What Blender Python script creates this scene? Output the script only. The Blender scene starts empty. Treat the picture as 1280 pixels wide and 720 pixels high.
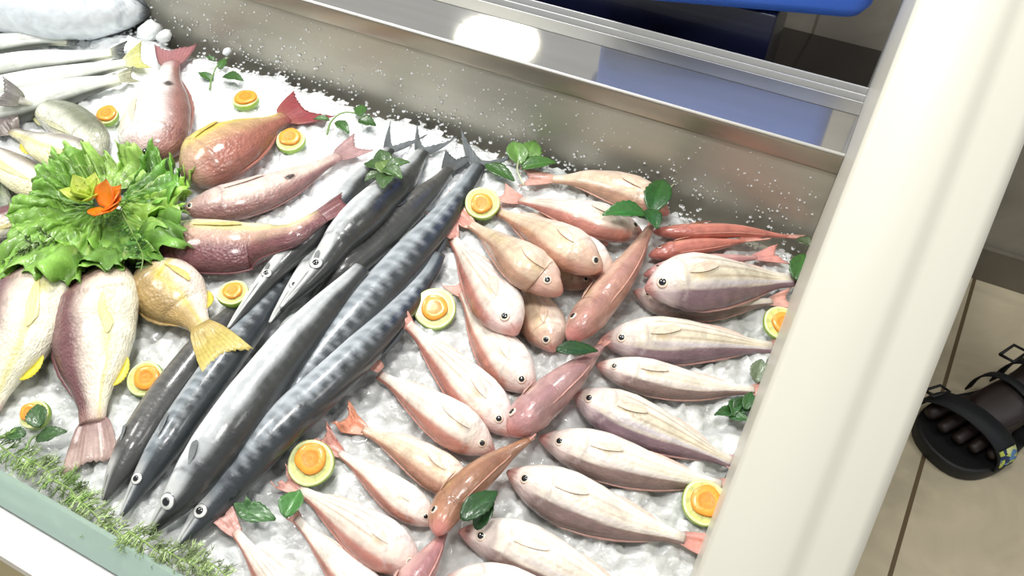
import bpy, math, random
import numpy as np
from mathutils import Vector, Matrix, noise as mnoise
random.seed(7)
RNG = np.random.default_rng(11)
SC = bpy.context.scene
COL = SC.collection
BZ = 0.46            # height of the ice bed above the floor
PI = math.pi

# ------------------------------------------------------------------ camera
FPX, CAMH = 1000.0, 0.58
def _cam_axes(pitch, roll, yaw):
    p, r, y = map(math.radians, (pitch, roll, yaw))
    fw = np.array([-math.sin(y)*math.cos(p), math.cos(y)*math.cos(p), -math.sin(p)])
    rt = np.array([math.cos(y), math.sin(y), 0.0]); up = np.cross(rt, fw)
    return rt*math.cos(r)+up*math.sin(r), -rt*math.sin(r)+up*math.cos(r), fw
CR, CU, CF = _cam_axes(48, 1.0, 26.0)
CP = np.array([0, 0, BZ+CAMH])
cd = bpy.data.cameras.new('camera'); cam = bpy.data.objects.new('camera', cd); COL.objects.link(cam)
cd.sensor_width = 36.0; cd.lens = 36.0*FPX/1280.0; cd.clip_start = 0.01
M3 = Matrix((CR, CU, -CF)).transposed()
cam.matrix_world = Matrix.Translation(Vector(CP)) @ M3.to_4x4()
SC.camera = cam

def ray(x, y): return CF + CR*((x-640)/FPX) + CU*((360-y)/FPX)
def at(x, y, h=0.0):                      # the point of height h above the bed seen at a place of the photo
    d = ray(x, y); return CP + d*((h-CAMH)/d[2])
def aty(x, y, Y):
    d = ray(x, y); return CP + d*(Y/d[1])
def mpp(x, y, h=0.0):                     # metres per photo pixel there
    p = at(x, y, h); return float(np.dot(p-CP, CF))/FPX

# ------------------------------------------------------------------ helpers
def s2l(c):
    out = []
    for v in c[:3]:
        v = v/255.0
        out.append(v/12.92 if v <= 0.04045 else ((v+0.055)/1.055)**2.4)
    return np.array(out)
def lerp(a, b, t): return a+(b-a)*t
def sst(a, b, x):
    t = np.clip((x-a)/(b-a), 0, 1); return t*t*(3-2*t)

def mesh_obj(name, verts, faces, mat, parent=None, origin=None, cols=None, uv=None, smooth=True, fmat=None):
    verts = np.asarray(verts, dtype=float)
    o0 = np.zeros(3) if origin is None else np.asarray(origin, dtype=float)
    me = bpy.data.meshes.new(name)
    me.from_pydata((verts-o0).tolist(), [], [tuple(int(i) for i in f) for f in faces])
    if smooth: me.polygons.foreach_set('use_smooth', [True]*len(me.polygons))
    if cols is not None:
        a = me.color_attributes.new('col', 'FLOAT_COLOR', 'POINT')
        c4 = np.ones((len(verts), 4)); c4[:, :3] = cols
        a.data.foreach_set('color', c4.ravel())
    if uv is not None:
        a = me.attributes.new('fuv', 'FLOAT_VECTOR', 'POINT')
        a.data.foreach_set('vector', np.asarray(uv, dtype=float).ravel())
    for m in (mat if isinstance(mat, (list, tuple)) else [mat]): me.materials.append(m)
    if fmat is not None: me.polygons.foreach_set('material_index', fmat)
    me.update()
    o = bpy.data.objects.new(name, me); COL.objects.link(o)
    if parent is not None: o.parent = parent
    else: o.location = Vector(o0)
    return o
def tag(o, label, cat, group=None, kind=None):
    o['label'] = label; o['category'] = cat
    if group: o['group'] = group
    if kind: o['kind'] = kind
    return o
def empty(name, loc, label, cat, group=None):
    o = bpy.data.objects.new(name, None); COL.objects.link(o); o.location = Vector(loc); o.empty_display_size = 0.02
    return tag(o, label, cat, group)
def struct(o):
    o['kind'] = 'structure'; return o
def box_vf(x0, x1, y0, y1, z0, z1):
    v = [(x, y, z) for x in (x0, x1) for y in (y0, y1) for z in (z0, z1)]
    f = [(0,1,3,2),(4,6,7,5),(0,4,5,1),(2,3,7,6),(0,2,6,4),(1,5,7,3)]
    return v, f
class MB:
    def __init__(s): s.v = []; s.f = []; s.c = []
    def add(s, v, f, c=None):
        n = len(s.v); s.v += [tuple(p) for p in v]; s.f += [tuple(i+n for i in q) for q in f]
        if c is not None: s.c += [tuple(c)]*len(v) if np.ndim(c) == 1 else [tuple(q) for q in c]
    def box(s, *a): s.add(*box_vf(*a))
    def tube(s, pts, rad, n=6, c=None, cap=True):
        pts = [np.asarray(p, float) for p in pts]; m = len(pts)
        rad = [rad]*m if np.isscalar(rad) else rad
        V = []; F = []
        for i, p in enumerate(pts):
            t = pts[min(i+1, m-1)]-pts[max(i-1, 0)]; t = t/(np.linalg.norm(t)+1e-9)
            a = np.cross(t, (0, 0, 1.0) if abs(t[2]) < .9 else (1.0, 0, 0)); a /= np.linalg.norm(a)+1e-9; b = np.cross(t, a)
            for k in range(n):
                q = 2*PI*k/n; V.append(p+rad[i]*(a*math.cos(q)+b*math.sin(q)))
        for i in range(m-1):
            for k in range(n):
                F.append((i*n+k, i*n+(k+1) % n, (i+1)*n+(k+1) % n, (i+1)*n+k))
        if cap: F += [tuple(range(n))[::-1], tuple((m-1)*n+k for k in range(n))]
        s.add(V, F, c)
    def build(s, name, mat, parent=None, origin=None, smooth=False):
        return mesh_obj(name, s.v, s.f, mat, parent, origin, np.array(s.c) if s.c else None, smooth=smooth)
def bev(o, w, seg=3):
    m = o.modifiers.new('edge', 'BEVEL'); m.width = w; m.segments = seg; m.limit_method = 'ANGLE'; m.angle_limit = math.radians(40)
    for p in o.data.polygons: p.use_smooth = True
    return o

# ------------------------------------------------------------------ materials
def mat_new(name):
    m = bpy.data.materials.new(name); m.use_nodes = True
    return m, m.node_tree.nodes, m.node_tree.links, m.node_tree.nodes['Principled BSDF']
def noise_node(N, L, scale, detail=3, coord=None, dist=0.0):
    n = N.new('ShaderNodeTexNoise'); n.inputs['Scale'].default_value = scale; n.inputs['Detail'].default_value = detail
    n.inputs['Distortion'].default_value = dist
    if coord is not None: L.new(coord, n.inputs['Vector'])
    return n
def solid(name, rgb, rough=.5, metal=0.0, var=.08, nscale=30, bump=0.0, coat=0.0, stretch=None, spec=.5, linear=False):
    m, N, L, P = mat_new(name)
    c = rgb if linear else s2l(rgb)
    tc = N.new('ShaderNodeTexCoord'); v = tc.outputs['Object']
    if stretch:
        mp = N.new('ShaderNodeMapping'); mp.inputs['Scale'].default_value = stretch; L.new(v, mp.inputs['Vector']); v = mp.outputs['Vector']
    n = noise_node(N, L, nscale, 4, v)
    r = N.new('ShaderNodeValToRGB'); r.color_ramp.elements[0].position = .3; r.color_ramp.elements[1].position = .7
    r.color_ramp.elements[0].color = (*(c*(1-var)), 1); r.color_ramp.elements[1].color = (*np.minimum(c*(1+var), 1), 1)
    L.new(n.outputs['Fac'], r.inputs['Fac']); L.new(r.outputs['Color'], P.inputs['Base Color'])
    P.inputs['Roughness'].default_value = rough; P.inputs['Metallic'].default_value = metal
    P.inputs['Coat Weight'].default_value = coat; P.inputs['Coat Roughness'].default_value = .08; P.inputs['Specular IOR Level'].default_value = spec
    if bump:
        b = N.new('ShaderNodeBump'); b.inputs['Strength'].default_value = bump; b.inputs['Distance'].default_value = .002
        L.new(n.outputs['Fac'], b.inputs['Height']); L.new(b.outputs['Normal'], P.inputs['Normal'])
    return m
def painted(name, rough=.3, coat=.3, var=.18, nscale=120, scales=0.0, wet=.0, bump=.15, spec=.5):
    """colour from the mesh attribute, broken up by noise; optional fish-scale relief"""
    m, N, L, P = mat_new(name)
    a = N.new('ShaderNodeAttribute'); a.attribute_name = 'col'
    tc = N.new('ShaderNodeTexCoord'); oi = N.new('ShaderNodeObjectInfo')
    ad = N.new('ShaderNodeVectorMath'); ad.operation = 'ADD'; L.new(tc.outputs['Object'], ad.inputs[0])
    mu = N.new('ShaderNodeMath'); mu.operation = 'MULTIPLY'; mu.inputs[1].default_value = 7.0; L.new(oi.outputs['Random'], mu.inputs[0]); L.new(mu.outputs[0], ad.inputs[1])
    n = noise_node(N, L, nscale, 5, ad.outputs[0], .4)
    mr = N.new('ShaderNodeMapRange'); mr.inputs['From Min'].default_value = .25; mr.inputs['From Max'].default_value = .75
    mr.inputs['To Min'].default_value = 1-var; mr.inputs['To Max'].default_value = 1+var; L.new(n.outputs['Fac'], mr.inputs['Value'])
    mx = N.new('ShaderNodeMix'); mx.data_type = 'RGBA'; mx.blend_type = 'MULTIPLY'; mx.inputs['Factor'].default_value = 1.0
    L.new(a.outputs['Color'], mx.inputs['A']); L.new(mr.outputs['Result'], mx.inputs['B'])
    L.new(mx.outputs['Result'], P.inputs['Base Color'])
    P.inputs['Roughness'].default_value = rough; P.inputs['Coat Weight'].default_value = coat; P.inputs['Coat Roughness'].default_value = .12
    P.inputs['Specular IOR Level'].default_value = spec
    b = N.new('ShaderNodeBump'); b.inputs['Strength'].default_value = bump; b.inputs['Distance'].default_value = .0015
    n2 = noise_node(N, L, nscale*2.2, 4, ad.outputs[0], .3); L.new(n2.outputs['Fac'], b.inputs['Height'])
    last = b
    if scales:
        fu = N.new('ShaderNodeAttribute'); fu.attribute_name = 'fuv'
        vo = N.new('ShaderNodeTexVoronoi'); vo.inputs['Scale'].default_value = 1.0; L.new(fu.outputs['Vector'], vo.inputs['Vector'])
        b2 = N.new('ShaderNodeBump'); b2.inputs['Strength'].default_value = scales; b2.inputs['Distance'].default_value = .001
        L.new(vo.outputs['Distance'], b2.inputs['Height']); L.new(b.outputs['Normal'], b2.inputs['Normal']); last = b2
    L.new(last.outputs['Normal'], P.inputs['Normal'])
    return m

MT = {}
MT['fish'] = painted('wet_fish_skin', .35, .4, .24, 70, .35, bump=.34)
MT['snap'] = painted('wet_scaly_skin', .33, .5, .2, 85, .75, bump=.35)
MT['silver'] = painted('silver_fish_skin',   .32, .45, .2, 60, .12, bump=.3)
MT['fin'] = painted('fish_fin', .4, .3, .2, 200, 0, bump=.2)
MT['iris'] = painted('fish_eye', .12, 1.0, .05, 200, 0, bump=0)
MT['pupil'] = solid('fish_pupil', (8, 8, 9), .08, coat=1.0)
MT['veg'] = painted('vegetable', .33, .35, .12, 160, 0, bump=.25)
MT['leaf'] = painted('green_leaf', .36, .25, .16, 140, 0, bump=.3)
MT['dill'] = painted('dill_green', .5, .1, .25, 200, 0, bump=0)

# ------------------------------------------------------------------ relief of the pile
GX0, GY0, CELL = -1.35, -0.05, 0.005
NXC, NYC = 300, 220
HM = np.zeros((NXC, NYC))
def hm_get(x, y):
    i = np.clip(((np.asarray(x)-GX0)/CELL).astype(int), 0, NXC-1); j = np.clip(((np.asarray(y)-GY0)/CELL).astype(int), 0, NYC-1)
    return HM[i, j]
def hm_put(x, y, z):
    i = ((x-GX0)/CELL).astype(int); j = ((y-GY0)/CELL).astype(int)
    for di in (-1, 0, 1):
        for dj in (-1, 0, 1):
            a, b = i+di, j+dj
            ok = (a >= 0) & (a < NXC) & (b >= 0) & (b < NYC)
            np.maximum.at(HM, (a[ok], b[ok]), z[ok])

# ------------------------------------------------------------------ fish
PROF = {
 'bream': dict(s=[0,.03,.08,.15,.25,.35,.5,.65,.8,.9,1.0],
    d=[.04,.13,.255,.39,.50,.53,.47,.36,.23,.15,.12], v=[.04,.12,.225,.345,.44,.47,.42,.32,.20,.13,.11], w=[.04,.13,.21,.28,.32,.32,.28,.21,.13,.08,.05]),
 'slim': dict(s=[0,.03,.08,.15,.25,.35,.5,.65,.8,.9,1.0],
    d=[.06,.20,.34,.45,.50,.50,.48,.42,.32,.23,.18], v=[.06,.18,.31,.42,.48,.50,.48,.40,.30,.22,.17], w=[.06,.17,.26,.33,.37,.38,.36,.30,.20,.13,.08]),
 'barracuda': dict(s=[0,.03,.08,.14,.22,.32,.5,.7,.85,.95,1.0],
    d=[.05,.12,.21,.31,.40,.46,.50,.46,.34,.23,.20], v=[.07,.14,.22,.31,.40,.46,.50,.46,.33,.22,.19], w=[.05,.11,.19,.28,.36,.42,.45,.41,.28,.16,.10]),
 'snapper': dict(s=[0,.03,.08,.15,.25,.35,.5,.65,.8,.9,1.0],
    d=[.03,.18,.34,.46,.53,.53,.50,.40,.25,.17,.15], v=[.03,.13,.26,.38,.46,.48,.47,.38,.22,.16,.14], w=[.03,.13,.20,.27,.31,.32,.29,.22,.14,.09,.06]),
 'tuna': dict(s=[0,.03,.08,.15,.25,.35,.5,.65,.8,.9,1.0],
    d=[.04,.13,.24,.35,.46,.51,.52,.46,.32,.2,.1], v=[.04,.13,.24,.35,.45,.5,.5,.45,.3,.2,.1], w=[.04,.12,.2,.28,.36,.4,.4,.34,.22,.12,.06]),
}
EYE = {'bream': (.125, .12, .115, .062), 'slim': (.125, .12, .125, .066), 'barracuda': (.125, -.02, .19, .078), 'snapper': (.13, .2, .1, .05), 'tuna': (.12, .3, .07, .035)}
BREAM = {   # side, back, belly, head, stripe strength
 'W': ((236,228,212),(176,120,104),(242,237,230),(228,206,198),.5),
 'S': ((234,223,206),(178,118,104),(240,234,228),(228,206,200),1.0),
 'T': ((212,188,160),(172,134,110),(226,206,186),(190,144,132),.25),
 'K': ((222,198,170),(172,126,104),(236,220,204),(204,162,146),.4),
 'M': ((232,222,204),(126,104,98),(242,236,226),(222,202,196),.5),
 'V': ((216,207,184),(122,98,106),(236,228,214),(222,204,202),1.0),
 'R': ((208,138,122),(182,110,96),(214,156,138),(176,106,94),.1),
 'P': ((208,172,150),(178,132,116),(212,176,154),(158,108,100),.1),
 'Q': ((190,152,148),(160,122,120),(200,162,156),(180,128,126),.05),
 'O': ((176,132,102),(146,104,80),(190,148,116),(168,118,90),.05),
 'I': ((204,160,154),(170,120,120),(222,190,182),(198,154,150),.1),
}
SNAP = {    # side, back, belly, head, band colour, band place, tail
 'brown': ((226,212,194),(116,76,78),(234,230,206),(190,150,130),(222,210,90),-.62,(170,132,120)),
 'white': ((240,232,226),(150,104,96),(244,240,232),(170,120,112),(236,222,150),-.8,(168,112,114)),
 'red': ((196,160,116),(158,100,84),(224,208,120),(190,158,140),(222,204,76),-.45,(146,64,68)),
 'pale': ((222,196,182),(136,98,94),(222,206,196),(150,112,108),(214,196,184),-.5,(176,140,138)),
 'mauve': ((196,160,140),(118,74,76),(226,220,182),(140,96,90),(222,214,110),-.5,(120,72,72)),
 'olive': ((210,186,140),(170,142,90),(234,216,200),(206,186,150),(206,190,70),-.12,(196,178,96)),
 'grey': ((214,214,196),(120,124,98),(232,232,220),(190,190,170),(214,214,160),-.7,(110,104,100)),
 'cream': ((240,236,222),(150,142,130),(242,236,190),(206,196,180),(232,220,90),-.5,(112,98,98)),
 'dark': ((150,142,110),(96,84,66),(190,180,150),(150,130,110),(190,190,120),-.6,(120,100,90)),
 'moss': ((120,132,110),(78,92,76),(160,166,150),(120,126,110),(150,160,120),-.6,(90,96,84)),
}
BARR = {    # side, back, belly, bars, bar strength
 'bar': ((140,148,153),(50,55,58),(198,204,208),.65, .0),
 'lite': ((178,182,182),(50,52,51),(240,242,242),.06, .02),
 'dark': ((96,94,90),(66,66,64),(132,130,124),.3, -.1),
 'steel': ((128,137,142),(52,57,60),(186,192,195),.8, .0),
}
def fish_colour(kind, pal, s, dn, q, extra):
    """s along the body 0..1, dn -1 belly .. +1 back; q per-fish random"""
    n = s.shape[0]; s3 = s[:, None]; d3 = dn[:, None]
    if kind in ('bream', 'slim'):
        side, back, belly, head, st = BREAM[pal]; side, back, belly, head = map(s2l, (side, back, belly, head))
        c = np.repeat(side[None], n, 0)
        c = lerp(c, belly[None], sst(-.05, -.7, d3))
        c = lerp(c, ((side+back)/2)[None], sst(.22, .45, d3+.06*np.sin(s3*17+q))*.45)
        wb = .10 if pal in 'MV' else .24
        if pal in 'MV': c = lerp(c, s2l((188,182,204))[None], (np.exp(-((d3-.36)/.12)**2)*sst(.2, .35, s3))*(.65 if pal == 'V' else .3))
        c = lerp(c, back[None], sst(.46, .46+wb, d3+.05*np.sin(s3*9+q)))
        c = lerp(c, (back*.82)[None], sst(.80, .97, d3)*.7)
        stripe = np.sin(np.arcsin(np.clip(dn,-1,1))*17+np.sin(s*5)*.6)
        m = np.clip(stripe*1.8-.6, 0, 1)*sst(.24, .34, s)*sst(.99, .8, s)*sst(-.8, -.6, dn)*sst(.5, .35, dn)*st
        c = lerp(c, (side*np.array([.60,.50,.46]))[None], m[:, None]*.75)
        c = lerp(c, head[None], sst(.25, .17, s3+.05*d3*d3)*.6)
        g = np.exp(-((s-(.265-.07*dn*dn))/.010)**2)*(np.abs(dn) < .85)
        c = lerp(c, (head*.62)[None], g[:, None]*.55)
        g = np.exp(-((s-(.19-.05*dn*dn))/.008)**2)*(np.abs(dn) < .6); c = lerp(c, (head*.7)[None], g[:, None]*.35)
        y = np.exp(-((s-.335)/.03)**2-((dn-.05)/.16)**2); c = lerp(c, s2l((204,176,120))[None], y[:, None]*.5)
        mo = np.exp(-((dn+.12-(s*1.5))/.10)**2)*sst(.075, .06, s); c = lerp(c, (head*.35)[None], mo[:, None]*.8)
        c = lerp(c, s2l((204,132,124))[None], sst(.10, .02, s3)*.75)
        c = lerp(c, back[None], sst(.93, 1.0, s3)*.5)
    elif kind == 'snapper':
        side, back, belly, head, band, bp, _ = SNAP[pal]; side, back, belly, head, band = map(s2l, (side, back, belly, head, band))
        c = np.repeat(side[None], n, 0)
        c = lerp(c, belly[None], sst(-.05, -.6, d3))
        e0 = .14 if pal in ('white', 'pale') else -.15 if pal == 'brown' else -.05
        c = lerp(c, back[None], sst(e0, e0+.6, d3+.05*np.sin(s3*14+q)))
        c = lerp(c, (back*.6)[None], sst(.72, .98, d3)*.8)
        b = np.exp(-((dn-bp-.1*np.sin(s*4))/.14)**2)*sst(.2, .3, s); c = lerp(c, band[None], b[:, None]*.55)
        c = lerp(c, head[None], sst(.24, .14, s3+.05*d3*d3)*.6)
        g = np.exp(-((s-(.26-.07*dn*dn))/.010)**2)*(np.abs(dn) < .85); c = lerp(c, (head*.5)[None], g[:, None]*.5)
        if extra.get('spot'):
            ss, sd = extra['spot']; sp = sst(1.15, .8, np.sqrt(((s-ss)/.035)**2+((dn-sd)/.19)**2)); c = lerp(c, s2l((36,22,20))[None], sp[:, None]*.95)
        if pal == 'olive':
            b = np.exp(-((s-.34-.16*dn)/.022)**2)*sst(.3, .1, dn); c = lerp(c, s2l((196,180,70))[None], b[:, None]*.8)
        c = lerp(c, s2l(SNAP[pal][6])[None], sst(.9, 1.0, s3)*.7)
    elif kind == 'barracuda':
        side, back, belly, bs, off = BARR[pal]; side, back, belly = map(s2l, (side, back, belly))
        c = np.repeat(side[None], n, 0)
        c = lerp(c, belly[None], sst(-.2, -.75, d3))
        c = lerp(c, back[None], sst(off+.0, off+.42, d3+.05*np.sin(s3*40+q)))
        bars = np.sin(s*2*PI*30+q+3.2*np.abs(dn+.1)+.7*np.sin(s*41+q)+.5*np.sin(s*97))
        m = np.clip(bars*1.3, -1, 1)*bs*sst(.2, .3, s)*sst(.98, .88, s)*sst(-.75, -.3, dn)*sst(.75, .35, dn)
        c = c*(1-.38*np.clip(m, 0, 1)[:, None])
        c = lerp(c, (belly*1.05)[None], np.clip(-m, 0, 1)[:, None]*.45)
        hh = sst(.22, .14, s)
        c = lerp(c, s2l((214,214,208))[None], (hh*sst(.35, -.1, dn))[:, None]*.65)
        mo = np.exp(-((dn+.28-(s*1.2))/.09)**2)*sst(.11, .095, s); c = lerp(c, s2l((40,38,38))[None], mo[:, None]*.8)
        g = np.exp(-((s-(.225-.04*dn*dn))/.006)**2)*(np.abs(dn) < .8); c = lerp(c, back[None], g[:, None]*.6)
        bl = np.exp(-((s-.25)/.018)**2-((dn-.2)/.3)**2); c = lerp(c, s2l((48,50,58))[None], bl[:, None]*extra.get('blot', .0))
        c = lerp(c, back[None], sst(.92, 1.0, s3)*.5)
    elif pal == 'tuna':
        c = np.repeat(s2l((190,202,212))[None], n, 0)
        c = lerp(c, s2l((222,228,232))[None], sst(-.1, -.6, d3)); c = lerp(c, s2l((150,168,180))[None], sst(.3, .7, d3)); c = lerp(c, s2l((40,46,56))[None], sst(.7, .9, d3))
        mt = np.clip(np.sin(s*95+3*np.sin(dn*7))*np.sin(dn*13+s*40), 0, 1)*sst(.30, .1, s); c = lerp(c, s2l((120,132,142))[None], mt[:, None]*.6)
        mo = np.exp(-((dn+.42-(s*3.6))/.10)**2)*sst(.13, .11, s); c = lerp(c, s2l((24,24,30))[None], mo[:, None]*.95)
        c = lerp(c, s2l((22,24,30))[None], sst(.05, .012, s3)*.85)
        g = np.exp(-((s-(.27-.05*dn*dn))/.007)**2)*(np.abs(dn) < .85); c = lerp(c, s2l((150,160,168))[None], g[:, None]*.7)
    else:   # silver mackerel, belly up
        c = np.repeat(s2l((238,238,232))[None], n, 0)
        c = lerp(c, s2l((206,210,200))[None], sst(-.1, .35, d3)); c = lerp(c, s2l((70,74,66))[None], sst(.5, .8, d3))
        c = lerp(c, s2l((214,216,190))[None], sst(.85, 1.0, s3)*.8)
    return np.clip(c, 0, 1)

def catmull(pts, n):
    P = [np.asarray(p, float) for p in pts]
    if len(P) == 2: P = [P[0], (P[0]+P[1])/2, P[1]]
    P = [2*P[0]-P[1]]+P+[2*P[-1]-P[-2]]
    seg = len(P)-3; dense = []
    for k in range(seg):
        p0, p1, p2, p3 = P[k:k+4]
        for i in range(40):
            t = i/40; dense.append(.5*((2*p1)+(-p0+p2)*t+(2*p0-5*p1+4*p2-p3)*t*t+(-p0+3*p1-3*p2+p3)*t**3))
    dense.append(P[-2]); D = np.array(dense)
    l = np.r_[0, np.cumsum(np.linalg.norm(np.diff(D, axis=0), axis=1))]
    u = np.linspace(0, l[-1], n)
    return np.stack([np.interp(u, l, D[:, k]) for k in range(D.shape[1])], 1), l[-1]

NAMES = {'bream': 'pink_bream', 'slim': 'pink_bream', 'barracuda': 'barracuda', 'snapper': 'snapper', 'tuna': 'tuna', 'mackerel': 'silver_mackerel'}
GROUPS = {'bream': 'pink breams laid out in a herringbone on the ice', 'slim': 'pink breams laid out in a herringbone on the ice', 'barracuda': 'barracudas laid in a diagonal band', 'snapper': 'snappers ringed around the lettuce', 'mackerel': 'silver mackerels at the back of the ice'}
def fish(kind, pal, label, px, width, hint, roll=12, tl=None, tw=None, fork=.28, hs=.2, eye=True, pen=.45, extra={}, tailcol=None, tailbend=0, lift=0.0, fins=True, es=None):
    NS = 96 if kind == 'barracuda' else 80
    if kind in ('bream', 'slim') and roll < 20: roll -= 27
    if kind == 'barracuda': roll -= 16; pen = max(pen, 1.25)
    if kind == 'snapper' and roll < 18: roll -= 14
    MA = 36 if kind in ('barracuda', 'mackerel') else 68
    pk = 'slim' if kind == 'mackerel' else kind
    pr = PROF[pk]
    cpx, lpx = catmull(px, NS)
    s = np.linspace(0, 1, NS)
    se = np.where(s < hs, s*(.2/hs), .2+(s-hs)*(.8/(1-hs)))
    dz = np.interp(se, pr['s'], pr['d']); vz = np.interp(se, pr['s'], pr['v']); wz = np.interp(se, pr['s'], pr['w'])
    for arr in (dz, vz, wz):                                # soften the profile corners
        for _ in range(2): arr[2:-1] = (arr[1:-2]+2*arr[2:-1]+arr[3:])/4
    rr = np.radians(roll); cr, sr = math.cos(rr), math.sin(rr)
    # full depth from the seen width
    mid = cpx[NS//2]; tpx = cpx[NS//2+3]-cpx[NS//2-3]; tpx /= np.linalg.norm(tpx); npx = np.array([-tpx[1], tpx[0]])
    h0 = .030 if kind == 'barracuda' else .022
    A = at(*(mid+npx*width/2), h0); B = at(*(mid-npx*width/2), h0); W = np.linalg.norm((A-B)[:2]); nd = (A-B)[:2]/W
    d = ray(*mid); vh = d[:2]/np.linalg.norm(d[:2]); k = np.linalg.norm(d[:2])/abs(d[2])*abs(float(np.dot(nd, vh)))
    r = wz.max()/.5
    a = (W/2)/math.sqrt((cr*cr+r*r*sr*sr)+k*k*(sr*sr+r*r*cr*cr)); D = 2*a
    hd, hv, hw = dz*D, vz*D, wz*D
    avg = (hd+hv)/2
    inpl = np.sqrt((avg*cr)**2+(hw*sr)**2); vert = np.sqrt((avg*sr)**2+(hw*cr)**2)
    zc = vert-.004
    js = np.linspace(-.85, .85, 7)
    sgn = 1 if np.dot(np.array([tpx[1], -tpx[0]]), np.asarray(hint, float)) > 0 else -1
    for it in range(4):
        C = np.array([at(x, y, z) for (x, y), z in zip(cpx, zc)]); C[:, 2] = zc
        T = np.gradient(C, axis=0); T /= np.linalg.norm(T, axis=1)[:, None]
        Nn = np.stack([-T[:, 1], T[:, 0], 0*T[:, 0]], 1); Nn /= np.linalg.norm(Nn, axis=1)[:, None]; Nn *= sgn
        req = np.full(NS, -1.0)
        for j in js:
            q = C+Nn*(inpl*j)[:, None]
            req = np.maximum(req, hm_get(q[:, 0], q[:, 1])+vert*math.sqrt(1-j*j)-pen*np.maximum(vert, .006)*.6*(1-.85*sst(.45, .85, s)*(1 if extra.get('tailup') else 0)))
        req = np.maximum(req, vert*.72)
        kk = 13
        pad = np.pad(req, kk, mode='edge'); mx = np.array([pad[i+kk-3:i+kk+4].max() for i in range(NS)])
        pad = np.pad(mx, kk, mode='edge'); ker = np.hanning(2*kk+3)[1:-1]; ker /= ker.sum()
        zc = np.convolve(pad, ker, 'valid')+lift
    C = np.array([at(x, y, z) for (x, y), z in zip(cpx, zc)]); C[:, 2] = zc
    T = np.gradient(C, axis=0); T /= np.linalg.norm(T, axis=1)[:, None]
    Nn = np.stack([-T[:, 1], T[:, 0], 0*T[:, 0]], 1); Nn /= np.linalg.norm(Nn, axis=1)[:, None]; Nn *= sgn
    Uz = np.cross(T, Nn)*1.0
    Uz *= np.sign(Uz[:, 2])[:, None]
    DD = Nn*cr+Uz*sr; LL = Uz*cr-Nn*sr
    Lw = float(np.linalg.norm(np.diff(C, axis=0), axis=1).sum())
    for j in np.linspace(-1, 1, 9):
        q = C+Nn*(inpl*j)[:, None]; hm_put(q[:, 0], q[:, 1], zc+vert*math.sqrt(max(0, 1-j*j)))
    C = C+np.array([0, 0, BZ])
    q = random.random()*6
    def surf(si, dn, off=0.0):                               # a point on the upper flank
        f = lambda X: np.array([np.interp(si, s, X[:, i]) for i in range(3)])
        h = np.interp(si, s, hd if dn > 0 else hv); w = np.interp(si, s, hw)
        return f(C)+f(DD)*(h*dn)+f(LL)*(w*math.sqrt(max(0, 1-dn*dn))*1.0+off)
    root = empty(NAMES[kind], C[NS//2]-np.array([0, 0, zc[NS//2]]), label, 'fish', GROUPS.get(kind))
    O = np.array(root.location)
    ang = np.arange(MA)*2*PI/MA; ca, sa = np.cos(ang), np.sin(ang)
    V = []; S_ = []; Dn = []
    gill = 1+.05*sst(.16, .245, se)*(se < .262)
    for i in range(NS):
        h = np.where(ca > 0, hd[i], hv[i])
        V.append(C[i]+DD[i]*(h*ca)[:, None]+LL[i]*(hw[i]*sa*gill[i])[:, None]); S_.append(np.full(MA, se[i])); Dn.append(ca)
    V = np.concatenate(V); S_ = np.concatenate(S_); Dn = np.concatenate(Dn)
    F = []
    for i in range(NS-1):
        for k2 in range(MA):
            F.append((i*MA+k2, i*MA+(k2+1) % MA, (i+1)*MA+(k2+1) % MA, (i+1)*MA+k2))
    F.append(tuple(range(MA))[::-1]); F.append(tuple((NS-1)*MA+k2 for k2 in range(MA)))
    if sgn < 0: F = [f[::-1] for f in F]
    cols = fish_colour(kind, pal if kind not in ('tuna', 'mackerel') else kind, S_, Dn, q, extra)
    uv = np.stack([S_*Lw/.0034, np.tile(ang, NS)*D*.5/.0034, np.zeros_like(S_)], 1)
    mesh_obj('body', V, F, MT['silver' if kind in ('barracuda', 'tuna', 'mackerel') else 'snap' if kind == 'snapper' else 'fish'], root, O, cols, uv)
    # tail fin
    if kind in ('bream', 'slim'): tcol = s2l(tailcol or (222,166,152)); bcol = s2l(BREAM[pal][1])
    elif kind == 'snapper': tcol = s2l(tailcol or SNAP[pal][6]); bcol = s2l(SNAP[pal][1])
    elif kind == 'barracuda': tcol = s2l(tailcol or (104,110,112)); bcol = s2l(BARR[pal][1])
    elif kind == 'mackerel': tcol = s2l(tailcol or (150,150,120)); bcol = s2l((200,202,180))
    else: tcol = bcol = s2l((60,66,74))
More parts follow.
